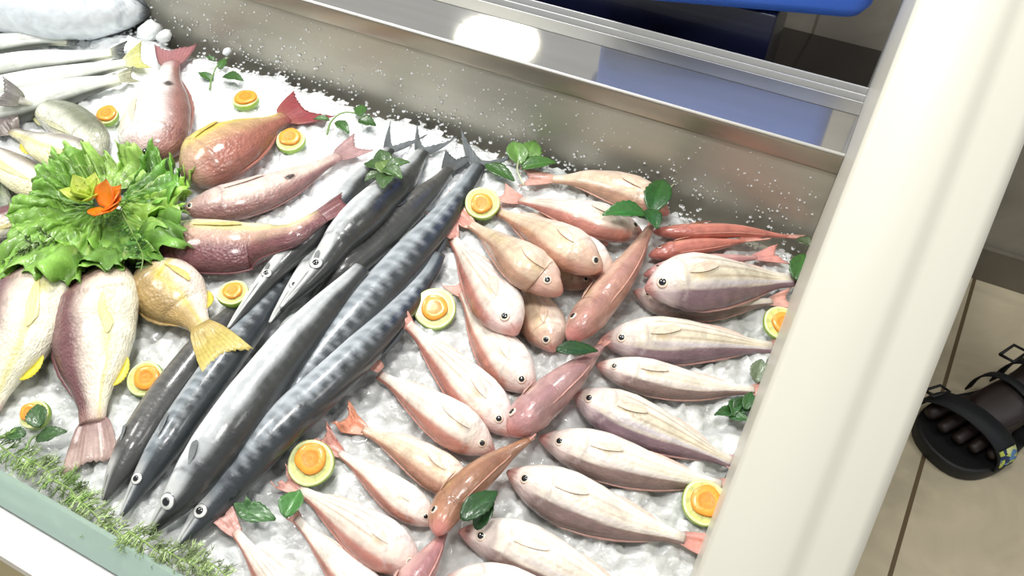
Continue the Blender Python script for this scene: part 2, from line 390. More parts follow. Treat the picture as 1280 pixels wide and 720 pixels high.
    if tl != 0:
        pxm = mpp(*cpx[-1], zc[-1])
        td = cpx[-1]-cpx[-5]; td /= np.linalg.norm(td); tn = np.array([-td[1], td[0]]); ze = zc[-1]; tlp, twp = (tl or .72*width), (tw or .62*width)
        tl_ = float(np.linalg.norm(at(*(cpx[-1]+td*tlp), ze)-at(*cpx[-1], ze))); tw_ = float(np.linalg.norm(at(*(cpx[-1]+tn*twp/2), ze)-at(*(cpx[-1]-tn*twp/2), ze)))
        NU, NV = 9, 25; V = []; cc = []
        rt = (hd[-1]+hv[-1])*.5
        for iu in range(NU):
            u = iu/(NU-1)
            for iv in range(NV):
                v = -1+2*iv/(NV-1)
                ln = tl_*((1-fork)+fork*abs(v)**1.4)*(1+.03*math.sin(v*31+q))
                half = rt*.9+(tw_/2-rt*.9)*u**(.55 if kind == 'snapper' else .8)
                p = C[-1]-T[-1]*.004+T[-1]*(u*ln+.0)+DD[-1]*(v*half+tailbend*u*u*tl_)+LL[-1]*(.0018*math.sin(v*5+q)*u+.0005*math.sin(v*30)*u)
                V.append(p)
                rayl = .5+.5*math.sin(v*34)
                col = lerp(bcol, tcol, min(1, .3+u*1.2))*(.8+.3*rayl)
                if kind == 'snapper' and pal == 'white' and abs(v) > .9: col = col*.6
                cc.append(np.clip(col, 0, 1))
        V = np.array(V)
        V[:, 2] = np.maximum(V[:, 2], BZ+np.maximum(.0015, hm_get(V[:, 0], V[:, 1])*(.98 if extra.get('tailup') else .35)))
        hm_put(V[:, 0], V[:, 1], V[:, 2]-BZ)
        F = [(a*NV+b, a*NV+b+1, (a+1)*NV+b+1, (a+1)*NV+b) for a in range(NU-1) for b in range(NV-1)]
        o = mesh_obj('tail_fin', V, F, MT['fin'], root, O, np.array(cc))
        m = o.modifiers.new('thick', 'SOLIDIFY'); m.thickness = .0009; m.offset = 0
    def strip(name, s0, s1, sd, hgt, col, lay=.5):
        V = []; n = 18; cc = []
        for i in range(n):
            si = s0+(s1-s0)*i/(n-1)
            f = lambda X: np.array([np.interp(si, s, X[:, k3]) for k3 in range(3)])
            h = float(np.interp(si, s, hd if sd > 0 else hv)); b = f(C)+f(DD)*(sd*h*.97)
            e = hgt*math.sin(PI*min(1, (i+.6)/(n-1)*.98))**.6*(1+.12*(i % 2))
            for u in (0, .5, 1):
                V.append(b+f(DD)*(sd*e*u*(1-.3*lay*u))+f(LL)*(-lay*e*.3*u)+f(T)*(e*u*.7)); cc.append(np.clip(col*(.85+.25*u), 0, 1))
        F = [(i*3+j, i*3+j+1, (i+1)*3+j+1, (i+1)*3+j) for i in range(n-1) for j in range(2)]
        o = mesh_obj(name, V, F, MT['fin'], root, O, np.array(cc))
        m = o.modifiers.new('thick', 'SOLIDIFY'); m.thickness = .0008; m.offset = 0
    def pect(s0, dn0, ln, spread, col, off=.0012, dr=-.25):
        V = []; cc = []; nu, nv = 8, 9
        for i in range(nu):
            u = i/(nu-1)
            for j in range(nv):
                v = -1+2*j/(nv-1)
                dn = np.clip(dn0+dr*u+v*spread*(.15+.85*math.sin(u*PI*.62)), -.93, .93)
                V.append(surf(s0+ln*u*(1-.22*v*v), float(dn), off*(.6+.9*u)+.0004*math.sin(v*14)))
                cc.append(np.clip(col*(.86+.2*(.5+.5*math.sin(v*14))), 0, 1))
        F = [(a*nv+b, a*nv+b+1, (a+1)*nv+b+1, (a+1)*nv+b) for a in range(nu-1) for b in range(nv-1)]
        mesh_obj('pectoral_fin', V, F, MT['fin'], root, O, np.array(cc))
    if fins:
        if kind in ('bream', 'slim'):
            bk = s2l(BREAM[pal][1]); strip('dorsal_fin', .28, .84, 1, D*.05, lerp(bk, s2l((216,164,150)), .5)); strip('anal_fin', .58, .84, -1, D*.05, s2l((236,196,180)))
            pect(.275, -.06, .17, .2, lerp(s2l(BREAM[pal][0]), s2l((230,196,176)), .5))
        elif kind == 'snapper':
            strip('dorsal_fin', .28, .84, 1, D*.05, s2l(SNAP[pal][1])*1.1); strip('anal_fin', .64, .80, -1, D*.085, s2l(extra.get('anal', SNAP[pal][4])))
            pect(.27, -.38, .27, .12, lerp(s2l(SNAP[pal][0]), s2l(SNAP[pal][4]), .6), dr=-.2)
        elif kind == 'barracuda':
            strip('dorsal_fin', .70, .79, 1, D*.14, s2l((60,64,66))); strip('anal_fin', .71, .79, -1, D*.12, s2l((150,154,150)))
            pect(.24, -.15, .07, .2, s2l((120,124,124)))
        elif kind == 'tuna': pect(.29, .0, .14, .14, s2l((120,134,146)))
    # eyes
    if eye:
        e_s, e_d, e_r, p_r = EYE[pk]; e_s = e_s*hs/.2
        if es: e_s = es
        if kind == 'mackerel': e_r, p_r = .1, .05
        for side in ((1,) if roll < 60 else (1, -1)):
            f = lambda X: np.array([np.interp(e_s, s, X[:, k3]) for k3 in range(3)])
            w = float(np.interp(e_s, s, hw)); h = float(np.interp(e_s, s, hd))
            pos = f(C)+f(DD)*(h*e_d)+f(LL)*(side*w*math.sqrt(1-e_d*e_d)*.97)
            nrm = f(LL)*side*1.0+f(DD)*.25*e_d; 
            t = f(T); x = t/np.linalg.norm(t); nrm = nrm-x*np.dot(nrm, x)-x*.15; nrm /= np.linalg.norm(nrm); y = np.cross(nrm, x); y /= np.linalg.norm(y); x = np.cross(y, nrm)
            def dome(rad, flat, up, c0, c1, c2):
                V = []; cc = []; nr, na = 9, 20
                for i in range(nr):
                    th = (i+.02)/(nr-1)*PI/2
                    for k3 in range(na):
                        p = 2*PI*k3/na; V.append(pos+(x*math.cos(p)+y*math.sin(p))*rad*math.sin(th)+nrm*(rad*flat*math.cos(th)+up))
                        u = math.sin(th); cc.append(c0 if u < .55 else (c1 if u < .9 else c2))
                F = [(i*na+k3, i*na+(k3+1) % na, (i+1)*na+(k3+1) % na, (i+1)*na+k3) for i in range(nr-1) for k3 in range(na)]+[tuple(range(na))]
                return V, F, np.array(cc)
            if kind == 'barracuda': cl = (s2l((84,86,86)), s2l((226,226,220)), s2l((74,76,76)))
            elif kind == 'tuna': cl = (s2l((30,30,34)), s2l((190,196,200)), s2l((60,66,74)))
            else: cl = (s2l((206,170,130)), s2l((238,226,204)), s2l((206,160,148)))
            er = e_r*D*.85; pp = p_r*D*.95
            V, F, cc = dome(er, .36, -.0002, *cl); eo = mesh_obj('eye', V, F, MT['iris'], root, O, cc)
            V, F, cc = dome(pp, .35, er*.36-pp*.12, *([s2l((8,8,9))]*3)); mesh_obj('pupil', V, F, MT['pupil'], eo, O, None)
    return root

# ================================================================== THE FISH
DL, DB, DR = (-1, 1), (1, 1), (0, 1)
# --- silver mackerels and the tuna
fish('mackerel', 'w', 'silver mackerel lowest in the white stack, its pale tail lying on bare ice', [(-40,150),(40,128),(100,110),(150,99)], 40, (0,1), -32, tl=26, tw=14, eye=False, fins=False)
fish('mackerel', 'w', 'silver mackerel with yellowish tail, above the lowest one of the white stack', [(-70,128),(40,104),(110,89),(158,79)], 34, (0,1), -32, tl=32, tw=26, tailcol=(196,196,120), eye=False, fins=False)
fish('mackerel', 'w', 'silver mackerel with small dark forked tail reaching furthest from the white stack', [(-70,98),(30,80),(100,72),(140,67)], 32, (0,1), -32, tl=26, tw=16, tailcol=(70,74,72), eye=False, fins=False)
fish('mackerel', 'w', 'silver mackerel tucked directly under the belly of the big tuna', [(-70,66),(0,56),(50,50),(84,53)], 27, (0,1), -32, tl=18, tw=12, tailcol=(120,124,120), eye=False, fins=False)
fish('tuna', 'tuna', 'big blue-white tuna with dark pointed snout at the back corner of the ice', [(188,14),(150,10),(80,3),(0,-4),(-110,-14)], 98, (0,-1), 0, tl=0)
# --- snappers round the lettuce
fish('snapper', 'moss', 'dark green striped snapper sliver below the pale yellowish one, mostly cut off', [(10,282),(-2,245),(-22,205),(-40,180)], 32, (-1,0), 10, tl=0, eye=False)
fish('snapper', 'cream', 'pale yellowish snapper lying under the white one with dark tail', [(74,250),(34,224),(-5,196),(-40,176)], 50, (1,-1), 5, tl=0, eye=False)
fish('snapper', 'grey', 'grey-green snapper with dark speckled back behind the white yellow-finned one', [(130,196),(92,160),(58,138),(24,124)], 52, (1,-1), 18, tl=22, tw=26, eye=False)
fish('snapper', 'cream', 'white snapper with yellow fins and dark upright tail beside the lettuce', [(128,216),(88,196),(48,178),(16,164)], 52, (1,-1), 12, tl=38, tw=40, tailbend=.55, eye=False, extra=dict(anal=(232,216,60)))
fish('snapper', 'brown', 'brown snapper pointing at the lettuce from the side, narrow body above the dill', [(72,262),(22,274),(-20,286),(-60,296)], 36, (0,-1), 25, tl=0, eye=False)
fish('snapper', 'dark', 'dark olive snapper half covered by dill beside the lettuce', [(92,300),(36,314),(-10,326),(-60,338)], 46, (0,-1), 15, tl=0, eye=False)
fish('snapper', 'white', 'white and brown snapper with black spot and mauve upright tail fin', [(182,205),(191,166),(203,122),(214,80)], 90, (1,0), 14, tl=30, tw=46, fork=.3, es=.06, extra=dict(spot=(.69,.36)))
fish('snapper', 'red', 'orange-brown snapper with yellow flank and dark red forked tail', [(228,222),(262,198),(305,172),(357,147)], 74, (1,1), 10, tl=46, tw=48, fork=.35, eye=False)
fish('snapper', 'pale', 'slender pale mauve snapper with a black oval spot near its tail', [(230,262),(300,249),(360,228),(424,195)], 46, (.2,1), 2, tl=40, tw=26, fork=.3, es=.06, extra=dict(spot=(.66,.1)))
# --- barracudas
fish('barracuda', 'dark', 'dark brown-grey barracuda at the outer edge of the band, beside the big snapper tail', [(130,626),(152,584),(196,514),(243,450),(285,396),(305,372)], 52, DB, 30, tl=0, eye=False)
fish('barracuda', 'steel', 'blue-grey barracuda between the dark brown one and the whitish one, head by the glass', [(152,645),(178,602),(226,528),(278,455),(328,388),(378,326),(412,285)], 46, DB, 20, tl=0, hs=.18)
fish('barracuda', 'lite', 'whitish barracuda head poking from beneath the bright one, second of the three inner heads', [(338,404),(367,364),(400,320),(436,278),(468,248)], 40, DB, 5, tl=0, hs=.4, fins=False)
fish('barracuda', 'dark', 'dark slim barracuda between the bright one and the biggest bar-marked one', [(392,374),(426,340),(468,303),(511,262),(545,230),(560,212)], 46, DB, 25, tl=30, tw=34, eye=False, fins=False, tailcol=(84,88,90))
fish('barracuda', 'bar', 'largest barred blue-grey barracuda with wide forked tail against the ice edge', [(300,588),(345,530),(400,452),(455,388),(510,325),(562,262),(598,207)], 60, DB, 14, tl=50, tw=88, fork=.78, eye=False)
fish('barracuda', 'bar', 'barred barracuda along the pink breams, small ringed eye by the green leaves', [(222,684),(252,648),(298,592),(350,535),(420,470),(490,400),(534,346),(548,318)], 54, DB, 12, tl=0, hs=.17, extra=dict(blot=.8))
fish('barracuda', 'lite', 'grey barracuda with open narrow snout beside a lime slice, tail behind the mint bunch', [(286,411),(336,348),(373,309),(416,268),(452,225),(487,187)], 42, DB, 12, tl=42, tw=40, fork=.75, hs=.42)
fish('barracuda', 'lite', 'bright barracuda under the mint bunch, first of the inner heads from the steel wall', [(352,386),(398,337),(432,292),(470,255),(503,224),(528,190)], 52, DB, 12, tl=40, tw=46, fork=.75, hs=.4)
fish('barracuda', 'lite', 'whitish barracuda lying across the top of the band, big white-ringed eye by the glass', [(186,668),(226,620),(276,549),(330,478),(380,415),(425,364),(452,335)], 64, DB, 8, tl=0, extra=dict(blot=.9))
# --- snappers over the barracudas
fish('snapper', 'mauve', 'curved mauve-brown snapper with glossy back, tail crossing the barracudas', [(184,298),(240,305),(300,308),(355,298),(402,270)], 66, (0,1), 6, tl=44, tw=20, fork=.2, eye=False)
fish('snapper', 'brown', 'large brown and yellow-white snapper cut off beside the frame, under the dark olive one', [(78,322),(42,380),(10,450),(-16,515)], 112, (-1,0), 8, tl=0, eye=False, extra=dict(anal=(232,218,60)))
fish('snapper', 'brown', 'large purple-brown and cream snapper with its tail toward the dill garland', [(142,330),(122,400),(118,470),(116,528)], 112, (-1,0), 8, tl=62, tw=70, fork=.15, eye=False, tailcol=(176,150,140), extra=dict(anal=(230,214,70)))
fish('snapper', 'olive', 'pale tan snapper with an olive stripe and a yellow fan tail over a barracuda', [(182,336),(208,358),(234,386),(254,412)], 88, (-1,1), 8, tl=60, tw=66, fork=.18, eye=False, pen=5, extra=dict(tailup=1))
# --- pink breams, bottom layer first
H_ = 'pink bream '
fish('bream', 'T', 'pink bream showing only its small head below the mint-topped striped pair', [(760,306),(735,290),(690,276),(650,268)], 30, DL, 5, tl=0, es=.13)
fish('bream', 'T', 'small pink bream head poking out beyond the tan bream with the long pink tail', [(743,354),(712,345),(676,330),(648,312)], 32, DL, 5, tl=0)
fish('bream', 'K', 'cream bream half buried under the tan one, head by the single dark leaf', [(692,440),(684,412),(668,378),(652,345)], 54, DL, 4, tl=0)
fish('bream', 'W', 'white bream under the striped one, snout touching the mauve upright bream', [(668,490),(640,458),(606,412),(578,366)], 58, DL, 8, tl=22)
fish('slim', 'R', 'slim red bream along the steel wall with its thin tail by the corner leaf', [(816,290),(860,290),(920,289),(984,296)], 25, (0,1), 35, tl=30, tw=12)
fish('slim', 'R', 'slim reddish bream just below the one along the steel wall', [(811,320),(845,312),(890,306),(930,301)], 27, (0,1), 30, tl=34, tw=16)
fish('slim', 'I', 'slim rosy bream between the reddish one and the big silvery striped one', [(805,344),(845,334),(895,326),(945,322)], 26, (0,1), 20, tl=40, tw=28, tailcol=(216,150,140))
fish('bream', 'M', 'dusky bream lying under the big striped silvery one, snout peeking out', [(792,364),(830,376),(890,382),(965,377)], 40, DR, 10, tl=32, tw=24)
fish('bream', 'W', 'white bream mostly hidden beneath the peach one by the upright pink tail', [(769,345),(735,320),(700,296),(660,272)], 44, DL, 5, tl=0)
fish('bream', 'T', 'pale tan bream at the very back near the steel wall, head under mint', [(836,268),(795,242),(740,226),(690,224)], 42, DL, 10, tl=46, tw=22)
fish('bream', 'S', 'striped white and pink bream crossing behind the mint sprig, second from the steel wall', [(804,294),(765,280),(705,262),(650,250)], 44, DL, 18, tl=40, tw=26)
fish('bream', 'K', 'peach bream with white-ringed eye, its tail under the lime slice by the barracuda tails', [(752,338),(715,312),(670,286),(622,264)], 50, DL, 10, tl=32, tw=26)
fish('bream', 'S', 'striped white bream with its tail base tucked under the tan one, blunt pale head', [(646,418),(628,386),(600,345),(566,298)], 60, DL, 10, tl=26)
fish('bream', 'T', 'tan bream whose long pink tail lies across a barracuda', [(701,367),(668,338),(630,308),(588,280)], 50, DL, 10, tl=50, tw=34, fork=.6, tailcol=(220,150,134))
fish('bream', 'S', 'long white bream with dark flank stripes beside the lone round lime slice', [(642,545),(612,508),(560,455),(510,405)], 58, DL, 12, tl=14, tw=20)
fish('bream', 'W', 'white bream with ochre cheek patch just below the long striped one', [(618,566),(580,538),(526,500),(474,468)], 56, DL, 12, tl=16, tw=22)
fish('bream', 'K', 'cream bream with a fanned orange tail beside the barred barracuda', [(594,620),(552,590),(505,560),(454,537)], 52, DL, 16, tl=36, tw=34, fork=.3, tailcol=(226,152,120))
fish('bream', 'W', 'narrow white bream with pink tail above the tilted lime slice', [(548,656),(510,628),(468,596),(424,566)], 46, DL, 12, tl=36, tw=34, tailcol=(222,160,146))
fish('bream', 'W', 'white bream by the frame bottom whose tail starts under a single green leaf', [(510,800),(458,740),(410,690),(370,648)], 56, DL, 10, tl=14, tw=18)
fish('bream', 'S', 'white bream with rosy tail by the leaves, lowest along the barracuda', [(420,830),(375,770),(330,710),(294,664)], 62, DL, 14, tl=34, tw=36, tailcol=(228,176,164))
fish('bream', 'S', 'plump white bream with a mauve back under the tilted lime slice', [(528,712),(484,682),(430,645),(374,612)], 66, DL, 14, tl=34, tw=30)
# right bank
fish('bream', 'V', 'big striped silvery bream with open pink mouth, topmost of the heap by the post', [(806,362),(850,352),(910,350),(992,350)], 66, DR, 6, tl=26, tw=26)
fish('bream', 'V', 'lilac striped bream whose tail points at the lime slice against the white post', [(751,425),(800,424),(870,426),(966,434)], 57, DR, 6, tl=22, tw=22)
fish('bream', 'M', 'slender cream bream just below the lilac striped one, curved grey flank', [(745,456),(800,468),(870,482),(943,488)], 46, DR, 14, tl=22, tw=22)
fish('bream', 'V', 'white and violet striped bream next to the mauve upright one, above the long cream bream', [(716,492),(768,514),(840,545),(914,578)], 62, DR, 12, tl=22, tw=26)
fish('bream', 'M', 'long cream-white bream whose tail ends by the round lime slice near the post', [(674,547),(735,563),(815,588),(902,607)], 60, DR, 12, tl=26, tw=26)
fish('bream', 'M', 'white bream with a clear pink tail ending below the round lime slice', [(634,590),(695,615),(775,648),(856,674)], 70, DR, 12, tl=46, tw=32, fork=.3, tailcol=(222,150,136))
fish('bream', 'M', 'broad white bream beside the dark green leaf at the frame bottom', [(574,664),(640,680),(715,716),(810,768)], 72, DR, 12, tl=24, tw=26)
fish('bream', 'M', 'white bream at the frame bottom showing only its back, below the broad one', [(552,726),(610,728),(680,752),(770,800)], 58, DR, 12, tl=24, tw=26)
# spine of the herringbone, lying back up
fish('slim', 'Q', 'mauve upright bream in the middle row with its snout down, below the single leaf', [(637,543),(672,508),(715,468),(749,434)], 56, (1,.6), 48, tl=18, tw=16)
fish('slim', 'P', 'pinkish upright bream heading the middle row, tail beside the mint sprig', [(711,425),(742,388),(780,338),(811,286)], 50, (1,.5), 48, tl=22, tw=14)
fish('slim', 'I', 'rosy upright bream ending the middle row at the frame bottom', [(486,772),(510,736),(534,700),(553,668)], 48, (1,.5), 45, tl=14, tw=16, eye=False)
fish('slim', 'O', 'orange-brown upright bream in the middle row over the dark green leaf', [(546,668),(562,632),(606,588),(660,550)], 48, (1,.6), 50, tl=16, tw=14)

# ================================================================== GARNISH
def hmax(x, y, r):
    g = [(0, 0)]+[(r*math.cos(a), r*math.sin(a)) for a in np.arange(8)*PI/4]
    return max(float(hm_get(np.array([x+a]), np.array([y+b]))[0]) for a, b in g)
def place(px, py, r=.004, add=.0, frac=1.0):
    h = 0.0
    for _ in range(4):
        p = at(px, py, h); h = hmax(p[0], p[1], r)*frac+add
    p = at(px, py, h); p[2] = BZ+h; return p
def lathe(prof, n=40, wob=0.0, seed=0):
    V = []; F = []
    for r, z, *_ in prof:
        for k in range(n):
            t = 2*PI*k/n; q = r*(1+wob*math.sin(3*t+seed)+wob*.6*math.sin(5*t+2*seed)); V.append((q*math.cos(t), q*math.sin(t), z))
    for i in range(len(prof)-1):
        for k in range(n): F.append((i*n+k, i*n+(k+1) % n, (i+1)*n+(k+1) % n, (i+1)*n+k))
    F.append(tuple(range(n))[::-1]); F.append(tuple((len(prof)-1)*n+k for k in range(n)))
    return np.array(V), F
def lime_and_carrot(px, py, dia, tilt, tdir, where, carrot=.58, off=(0, 0)):
    p = place(px, py, .006, .003); R = dia/2*mpp(px, py, p[2]-BZ)*1.08; th = .006
    ax = Vector((math.cos(tdir), math.sin(tdir), 0)); M = Matrix.Rotation(math.radians(tilt), 3, ax)
    G = lambda a: s2l(a)
    pr = [(R*.80, -th, (150,176,70)), (R*.96, -th*.6, (122,158,44)), (R*1.0, -th*.2, (128,164,48)), (R*.985, th*.35, (150,184,66)), (R*.95, th*.5, (226,230,168)), (R*.88, th*.52, (232,236,180)), (R*.84, th*.5, (206,214,128)), (R*.6, th*.48, (214,220,140)), (R*.3, th*.48, (222,226,150)), (R*.05, th*.48, (230,232,190))]
    V, F = lathe(pr, 44, .012, px); cc = np.repeat(np.array([G(q[2]) for q in pr]), 44, 0)
    tt = np.tile(np.arange(44), len(pr)); seg = np.repeat(np.array([0,0,0,0,0,0,1,1,.6,0]), 44); cc = cc*(1-.16*seg*(np.cos(tt*2*PI/44*9) > .75))[:, None]
    W = np.array([M @ Vector(v) for v in V])+p+np.array([0, 0, R*math.sin(math.radians(abs(tilt)))*.55])
    o = mesh_obj('lime_slice', W, F, MT['veg'], None, p, cc); tag(o, 'pale green lime slice '+where, 'lime slice', 'lime slices topped with carrot')
    r = R*carrot
    pr = [(r*.9, 0, (226,126,30)), (r, .0006, (232,136,34)), (r, .0024, (236,142,36)), (r*.94, .003, (240,158,52)), (r*.62, .0031, (244,168,60)), (r*.52, .0031, (236,142,40)), (r*.46, .003, (230,140,44)), (r*.2, .003, (238,156,56)), (r*.03, .003, (226,140,44))]
    V, F = lathe(pr, 36, .03, py); V[:, 2] += th*.5; V[:, 0] += off[0]*R; V[:, 1] += off[1]*R
    cc = np.repeat(np.array([G(q[2]) for q in pr]), 36, 0)
    W = np.array([M @ Vector(v) for v in V])+p+np.array([0, 0, R*math.sin(math.radians(abs(tilt)))*.55])
    o = mesh_obj('carrot_slice', W, F, MT['veg'], None, p, cc); tag(o, 'orange carrot slice on the lime slice '+where, 'carrot slice', 'carrot slices on the lime slices')
    P = W.mean(0)
    for a in np.arange(12)*PI/6:
        for q in (.3, .7, 1): hm_put(np.array([p[0]+R*q*math.cos(a)]), np.array([p[1]+R*q*math.sin(a)]), np.array([p[2]-BZ+th]))
A26 = math.radians(26)
for x, y, dia, tilt, wh, cs, of in [
    (135,147,26,14,'beside the spotted white snapper',.85,(0,.1)), (307,126,30,0,'on open ice behind the yellow-sided snapper',.85,(0,.1)),
    (364,178,34,12,'below the dark red snapper tail',.72,(-.1,.12)), (603,258,41,22,'among the pink tails beside the barracuda tails',.6,(0,-.1)),
    (544,390,50,24,'alone between barracudas and striped breams',.6,(0,0)), (292,368,36,4,'beside the open barracuda snout',.62,(0,.05)),
    (184,477,42,22,'between the big snapper and the dark brown barracuda',.68,(.1,.1)), (46,521,34,20,'under a mint leaf by the glass',.6,(-.3,0)),
    (390,582,54,22,'on the plump bream tail',.66,(-.05,.15)), (974,407,40,22,'cut off by the white post',.64,(.1,0)),
    (880,631,54,16,'by the long cream bream tail',.66,(0,.05))]:
    lime_and_carrot(x, y, dia, tilt, A26, wh, cs, of)

def leaf_mesh(c, L, w, yaw, pitch, fold, col, curl=.25, ser=.05, n=15, m=9):
    V = []; cc = []
    cy, sy = math.cos(yaw), math.sin(yaw); cpz, spz = math.cos(pitch), math.sin(pitch)
    for i in range(n):
        u = i/(n-1)
        half = w*.5*(math.sin(PI*min(1, u**.8*.97+.02))**.85)*(1+ser*(1 if i % 2 else -1)*(0 < i < n-1))
        for j in range(m):
            v = -1+2*j/(m-1)
            x = (u-.5)*L; yy = v*half; z = abs(v)*half*fold-curl*L*(u-.45)**2+.0008*math.sin(v*9+u*14)*(1-abs(v)*.3)
            X = x*cpz-z*spz; Z = x*spz+z*cpz
            V.append((c[0]+X*cy-yy*sy, c[1]+X*sy+yy*cy, c[2]+Z))
            vein = (abs(v) < .1)*.30+(.10 if math.sin(u*26-abs(v)*6) > .7 else 0)
            cc.append(np.clip(s2l(col)*(1+vein)*(.92+.2*u), 0, 1))
    F = [(a*m+b, a*m+b+1, (a+1)*m+b+1, (a+1)*m+b) for a in range(n-1) for b in range(m-1)]
    return V, F, np.array(cc)
def px_dir(px, py, ang, h):
    a = math.radians(ang); p = at(px, py, h); q = at(px+20*math.cos(a), py+20*math.sin(a), h); v = q-p
    return math.atan2(v[1], v[0]), np.linalg.norm(v[:2])/20
def sprig(label, leaves, stems=(), col=(64,116,44), stemcol=(120,150,84), up=.004, tilt=.0):
    x0, y0 = np.mean([l[0] for l in leaves]), np.mean([l[1] for l in leaves]); b = place(x0, y0, .004)
    root = empty('mint_sprig', b, label, 'mint sprig', 'mint sprigs scattered over the ice and fish')
    for i, (x, y, L, ang, *rest) in enumerate(leaves):
        wr = rest[0] if rest else .55; c2 = rest[1] if len(rest) > 1 else col
        p = place(x, y, .006, up+.0012*(i % 3)); yaw, sc = px_dir(x, y, ang, p[2]-BZ)
        V, F, cc = leaf_mesh(p, L*sc, L*sc*wr, yaw, random.uniform(-.2, .3)+tilt, random.uniform(.15, .55), tuple(np.clip(np.array(c2)*np.array((.86,.80,.86))*random.uniform(.85, 1.15), 0, 255)))
        V = np.array(V); V[:, 2] = np.maximum(V[:, 2], BZ+hm_get(V[:, 0], V[:, 1])*.85+.001)
        o = mesh_obj('leaf', V, F, MT['leaf'], root, b, cc); m = o.modifiers.new('thick', 'SOLIDIFY'); m.thickness = .0005
    for st in stems:
        mb = MB(); P = [place(x, y, .003, up) for x, y in st]; C, _ = catmull(P, 14)
        mb.tube(C, list(np.linspace(.0013, .0007, 14)), 6, s2l(stemcol)); mb.build('stem', MT['leaf'], root, b, True)
sprig('tiny mint sprig on white ice behind the black-spotted white snapper', [(257,95,18,200),(291,97,27,15),(263,73,11,200),(278,79,13,-60)], [[(262,112),(265,97),(273,80),(286,72)]])
sprig('mint sprig with arching stem between the red snapper tail and the barracuda tails', [(402,149,19,180),(428,158,20,40),(459,153,22,5,.9),(451,137,17,-85)], [[(409,168),(414,152),(428,141),(445,142),(454,150)]])
sprig('bunched mint sprig lying across the barracuda backs', [(467,206,26,200,.7),(481,224,28,100,.6),(497,206,30,-15,.6),(479,199,22,-110,.7),(491,216,26,25,.7),(464,220,20,150,.6),(481,211,22,60,.7,(110,150,70))], [[(485,205),(480,218),(475,228)]], col=(70,110,50))
sprig('mint sprig of four leaves at the ice edge beside the widest barracuda tail', [(625,214,40,25,.5),(674,205,44,-12,.5),(646,190,26,-110,.7,(104,160,70)),(662,190,30,-65,.7,(96,150,62))], [[(655,232),(647,214),(648,200)]], stemcol=(190,196,160))
sprig('large mint sprig with long pale stem at the head of the middle row', [(781,266,56,172,.52),(823,242,44,-70,.5),(816,272,30,65,.6),(801,269,24,20,.5)], [[(808,264),(834,238),(860,214)]], col=(52,118,42), stemcol=(206,206,170), up=.007)
sprig('single dark mint leaf lying between the upright breams of the middle row', [(722,436,54,-6,.42)], col=(40,92,34))
sprig('dark green leaf pair tucked beside the orange-brown upright bream', [(600,630,60,-42,.5),(606,640,44,-60,.5)], col=(46,104,40))
sprig('two broad mint leaves between the barred barracuda and the plump bream', [(320,642,48,12,.55),(366,629,40,-65,.75)], col=(74,134,62))
sprig('mint sprig standing over a lime slice by the glass', [(47,519,28,-95,.7),(19,543,26,190,.7),(63,543,42,-8,.55)], [[(32,562),(42,546),(62,544)]], col=(74,126,58), up=.010)
sprig('mint leaf in the corner by the slim red tail and the white post', [(1006,303,26,40,.7,(92,116,72)),(1001,332,32,-75,.6)], col=(56,112,40))
sprig('bunched dark mint sprig beside the slender cream bream tail', [(908,516,32,165,.5),(930,506,32,-40,.6),(924,522,26,15,.6),(936,500,24,-70,.5),(918,510,24,100,.6)], col=(54,104,46))
sprig('faded mint leaf half sunk in ice below the lilac bream tail', [(949,463,26,-80,.7)], col=(132,160,116))

# lettuce: a ruffled sheet per leaf
def lettuce(label, base, tip, spread, col, hgt=.011, seed=0, fr=9, lift=.0):
    pb = place(*base, .01, .002); pt = place(*tip, .01, .002)
    ax = pt-pb; ax[2] = 0; L = np.linalg.norm(ax)*1.05; ax /= np.linalg.norm(ax); pe = np.array([-ax[1], ax[0], 0])
    NU, NV = 34, 151; V = []; cc = []
    for i in range(NU):
        u = i/(NU-1); e3 = u**6
        for j in range(NV):
            v = -1+2*j/(NV-1); th = v*spread
            nz = mnoise.noise(Vector((th*2.2, seed, 1.0))); n2 = mnoise.noise(Vector((th*9, seed, u*3)))
            rr = L*u*(1-.22*v*v*v*v)*(1+u*.17*nz+u*u*.06*n2+e3*(.025*math.sin(th*83+seed*2)+.03*math.sin(th*37+nz*4)))
            ed = u**1.7
            fr1 = math.sin(th*fr+seed+2*nz); fr2 = math.sin(th*fr*2.7+seed*3+u*4+3*nz); fr3 = math.sin(th*fr*5.1+seed*5+u*3+3*n2)
            z = hgt*.6*math.sin(PI*u*.85)+hgt*(ed*.45*fr1+ed*.6*fr2+u**4*.55*fr3)+.003*mnoise.noise(Vector((u*10, th*8, seed)))+lift*u
            off = hgt*(ed*.5*math.cos(th*fr*2.7+seed*3)+u**4*.32*math.cos(th*fr*5.1+seed*5+3*n2))
            p = pb+ax*(rr*math.cos(th)+off*.6)+pe*(rr*math.sin(th)+off)
            bz = float(hm_get(np.array([p[0]]), np.array([p[1]]))[0])*.92
            V.append((p[0], p[1], BZ+max(bz, (pb[2]-BZ)*.75)+.003+max(z, -.002)))
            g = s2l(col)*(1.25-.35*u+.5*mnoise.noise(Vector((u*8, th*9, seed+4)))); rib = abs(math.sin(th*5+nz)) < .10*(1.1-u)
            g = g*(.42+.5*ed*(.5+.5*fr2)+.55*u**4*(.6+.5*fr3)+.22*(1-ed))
            if rib: g = lerp(g, s2l((180,200,120)), .45)
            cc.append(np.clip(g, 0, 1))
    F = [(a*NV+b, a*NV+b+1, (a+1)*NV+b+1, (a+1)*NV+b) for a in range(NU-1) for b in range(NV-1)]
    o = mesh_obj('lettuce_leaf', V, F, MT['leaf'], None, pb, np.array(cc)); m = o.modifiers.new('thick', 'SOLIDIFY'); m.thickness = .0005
    tag(o, label, 'lettuce leaf', 'curly lettuce leaves in the garnish')
LG = (126,172,70)
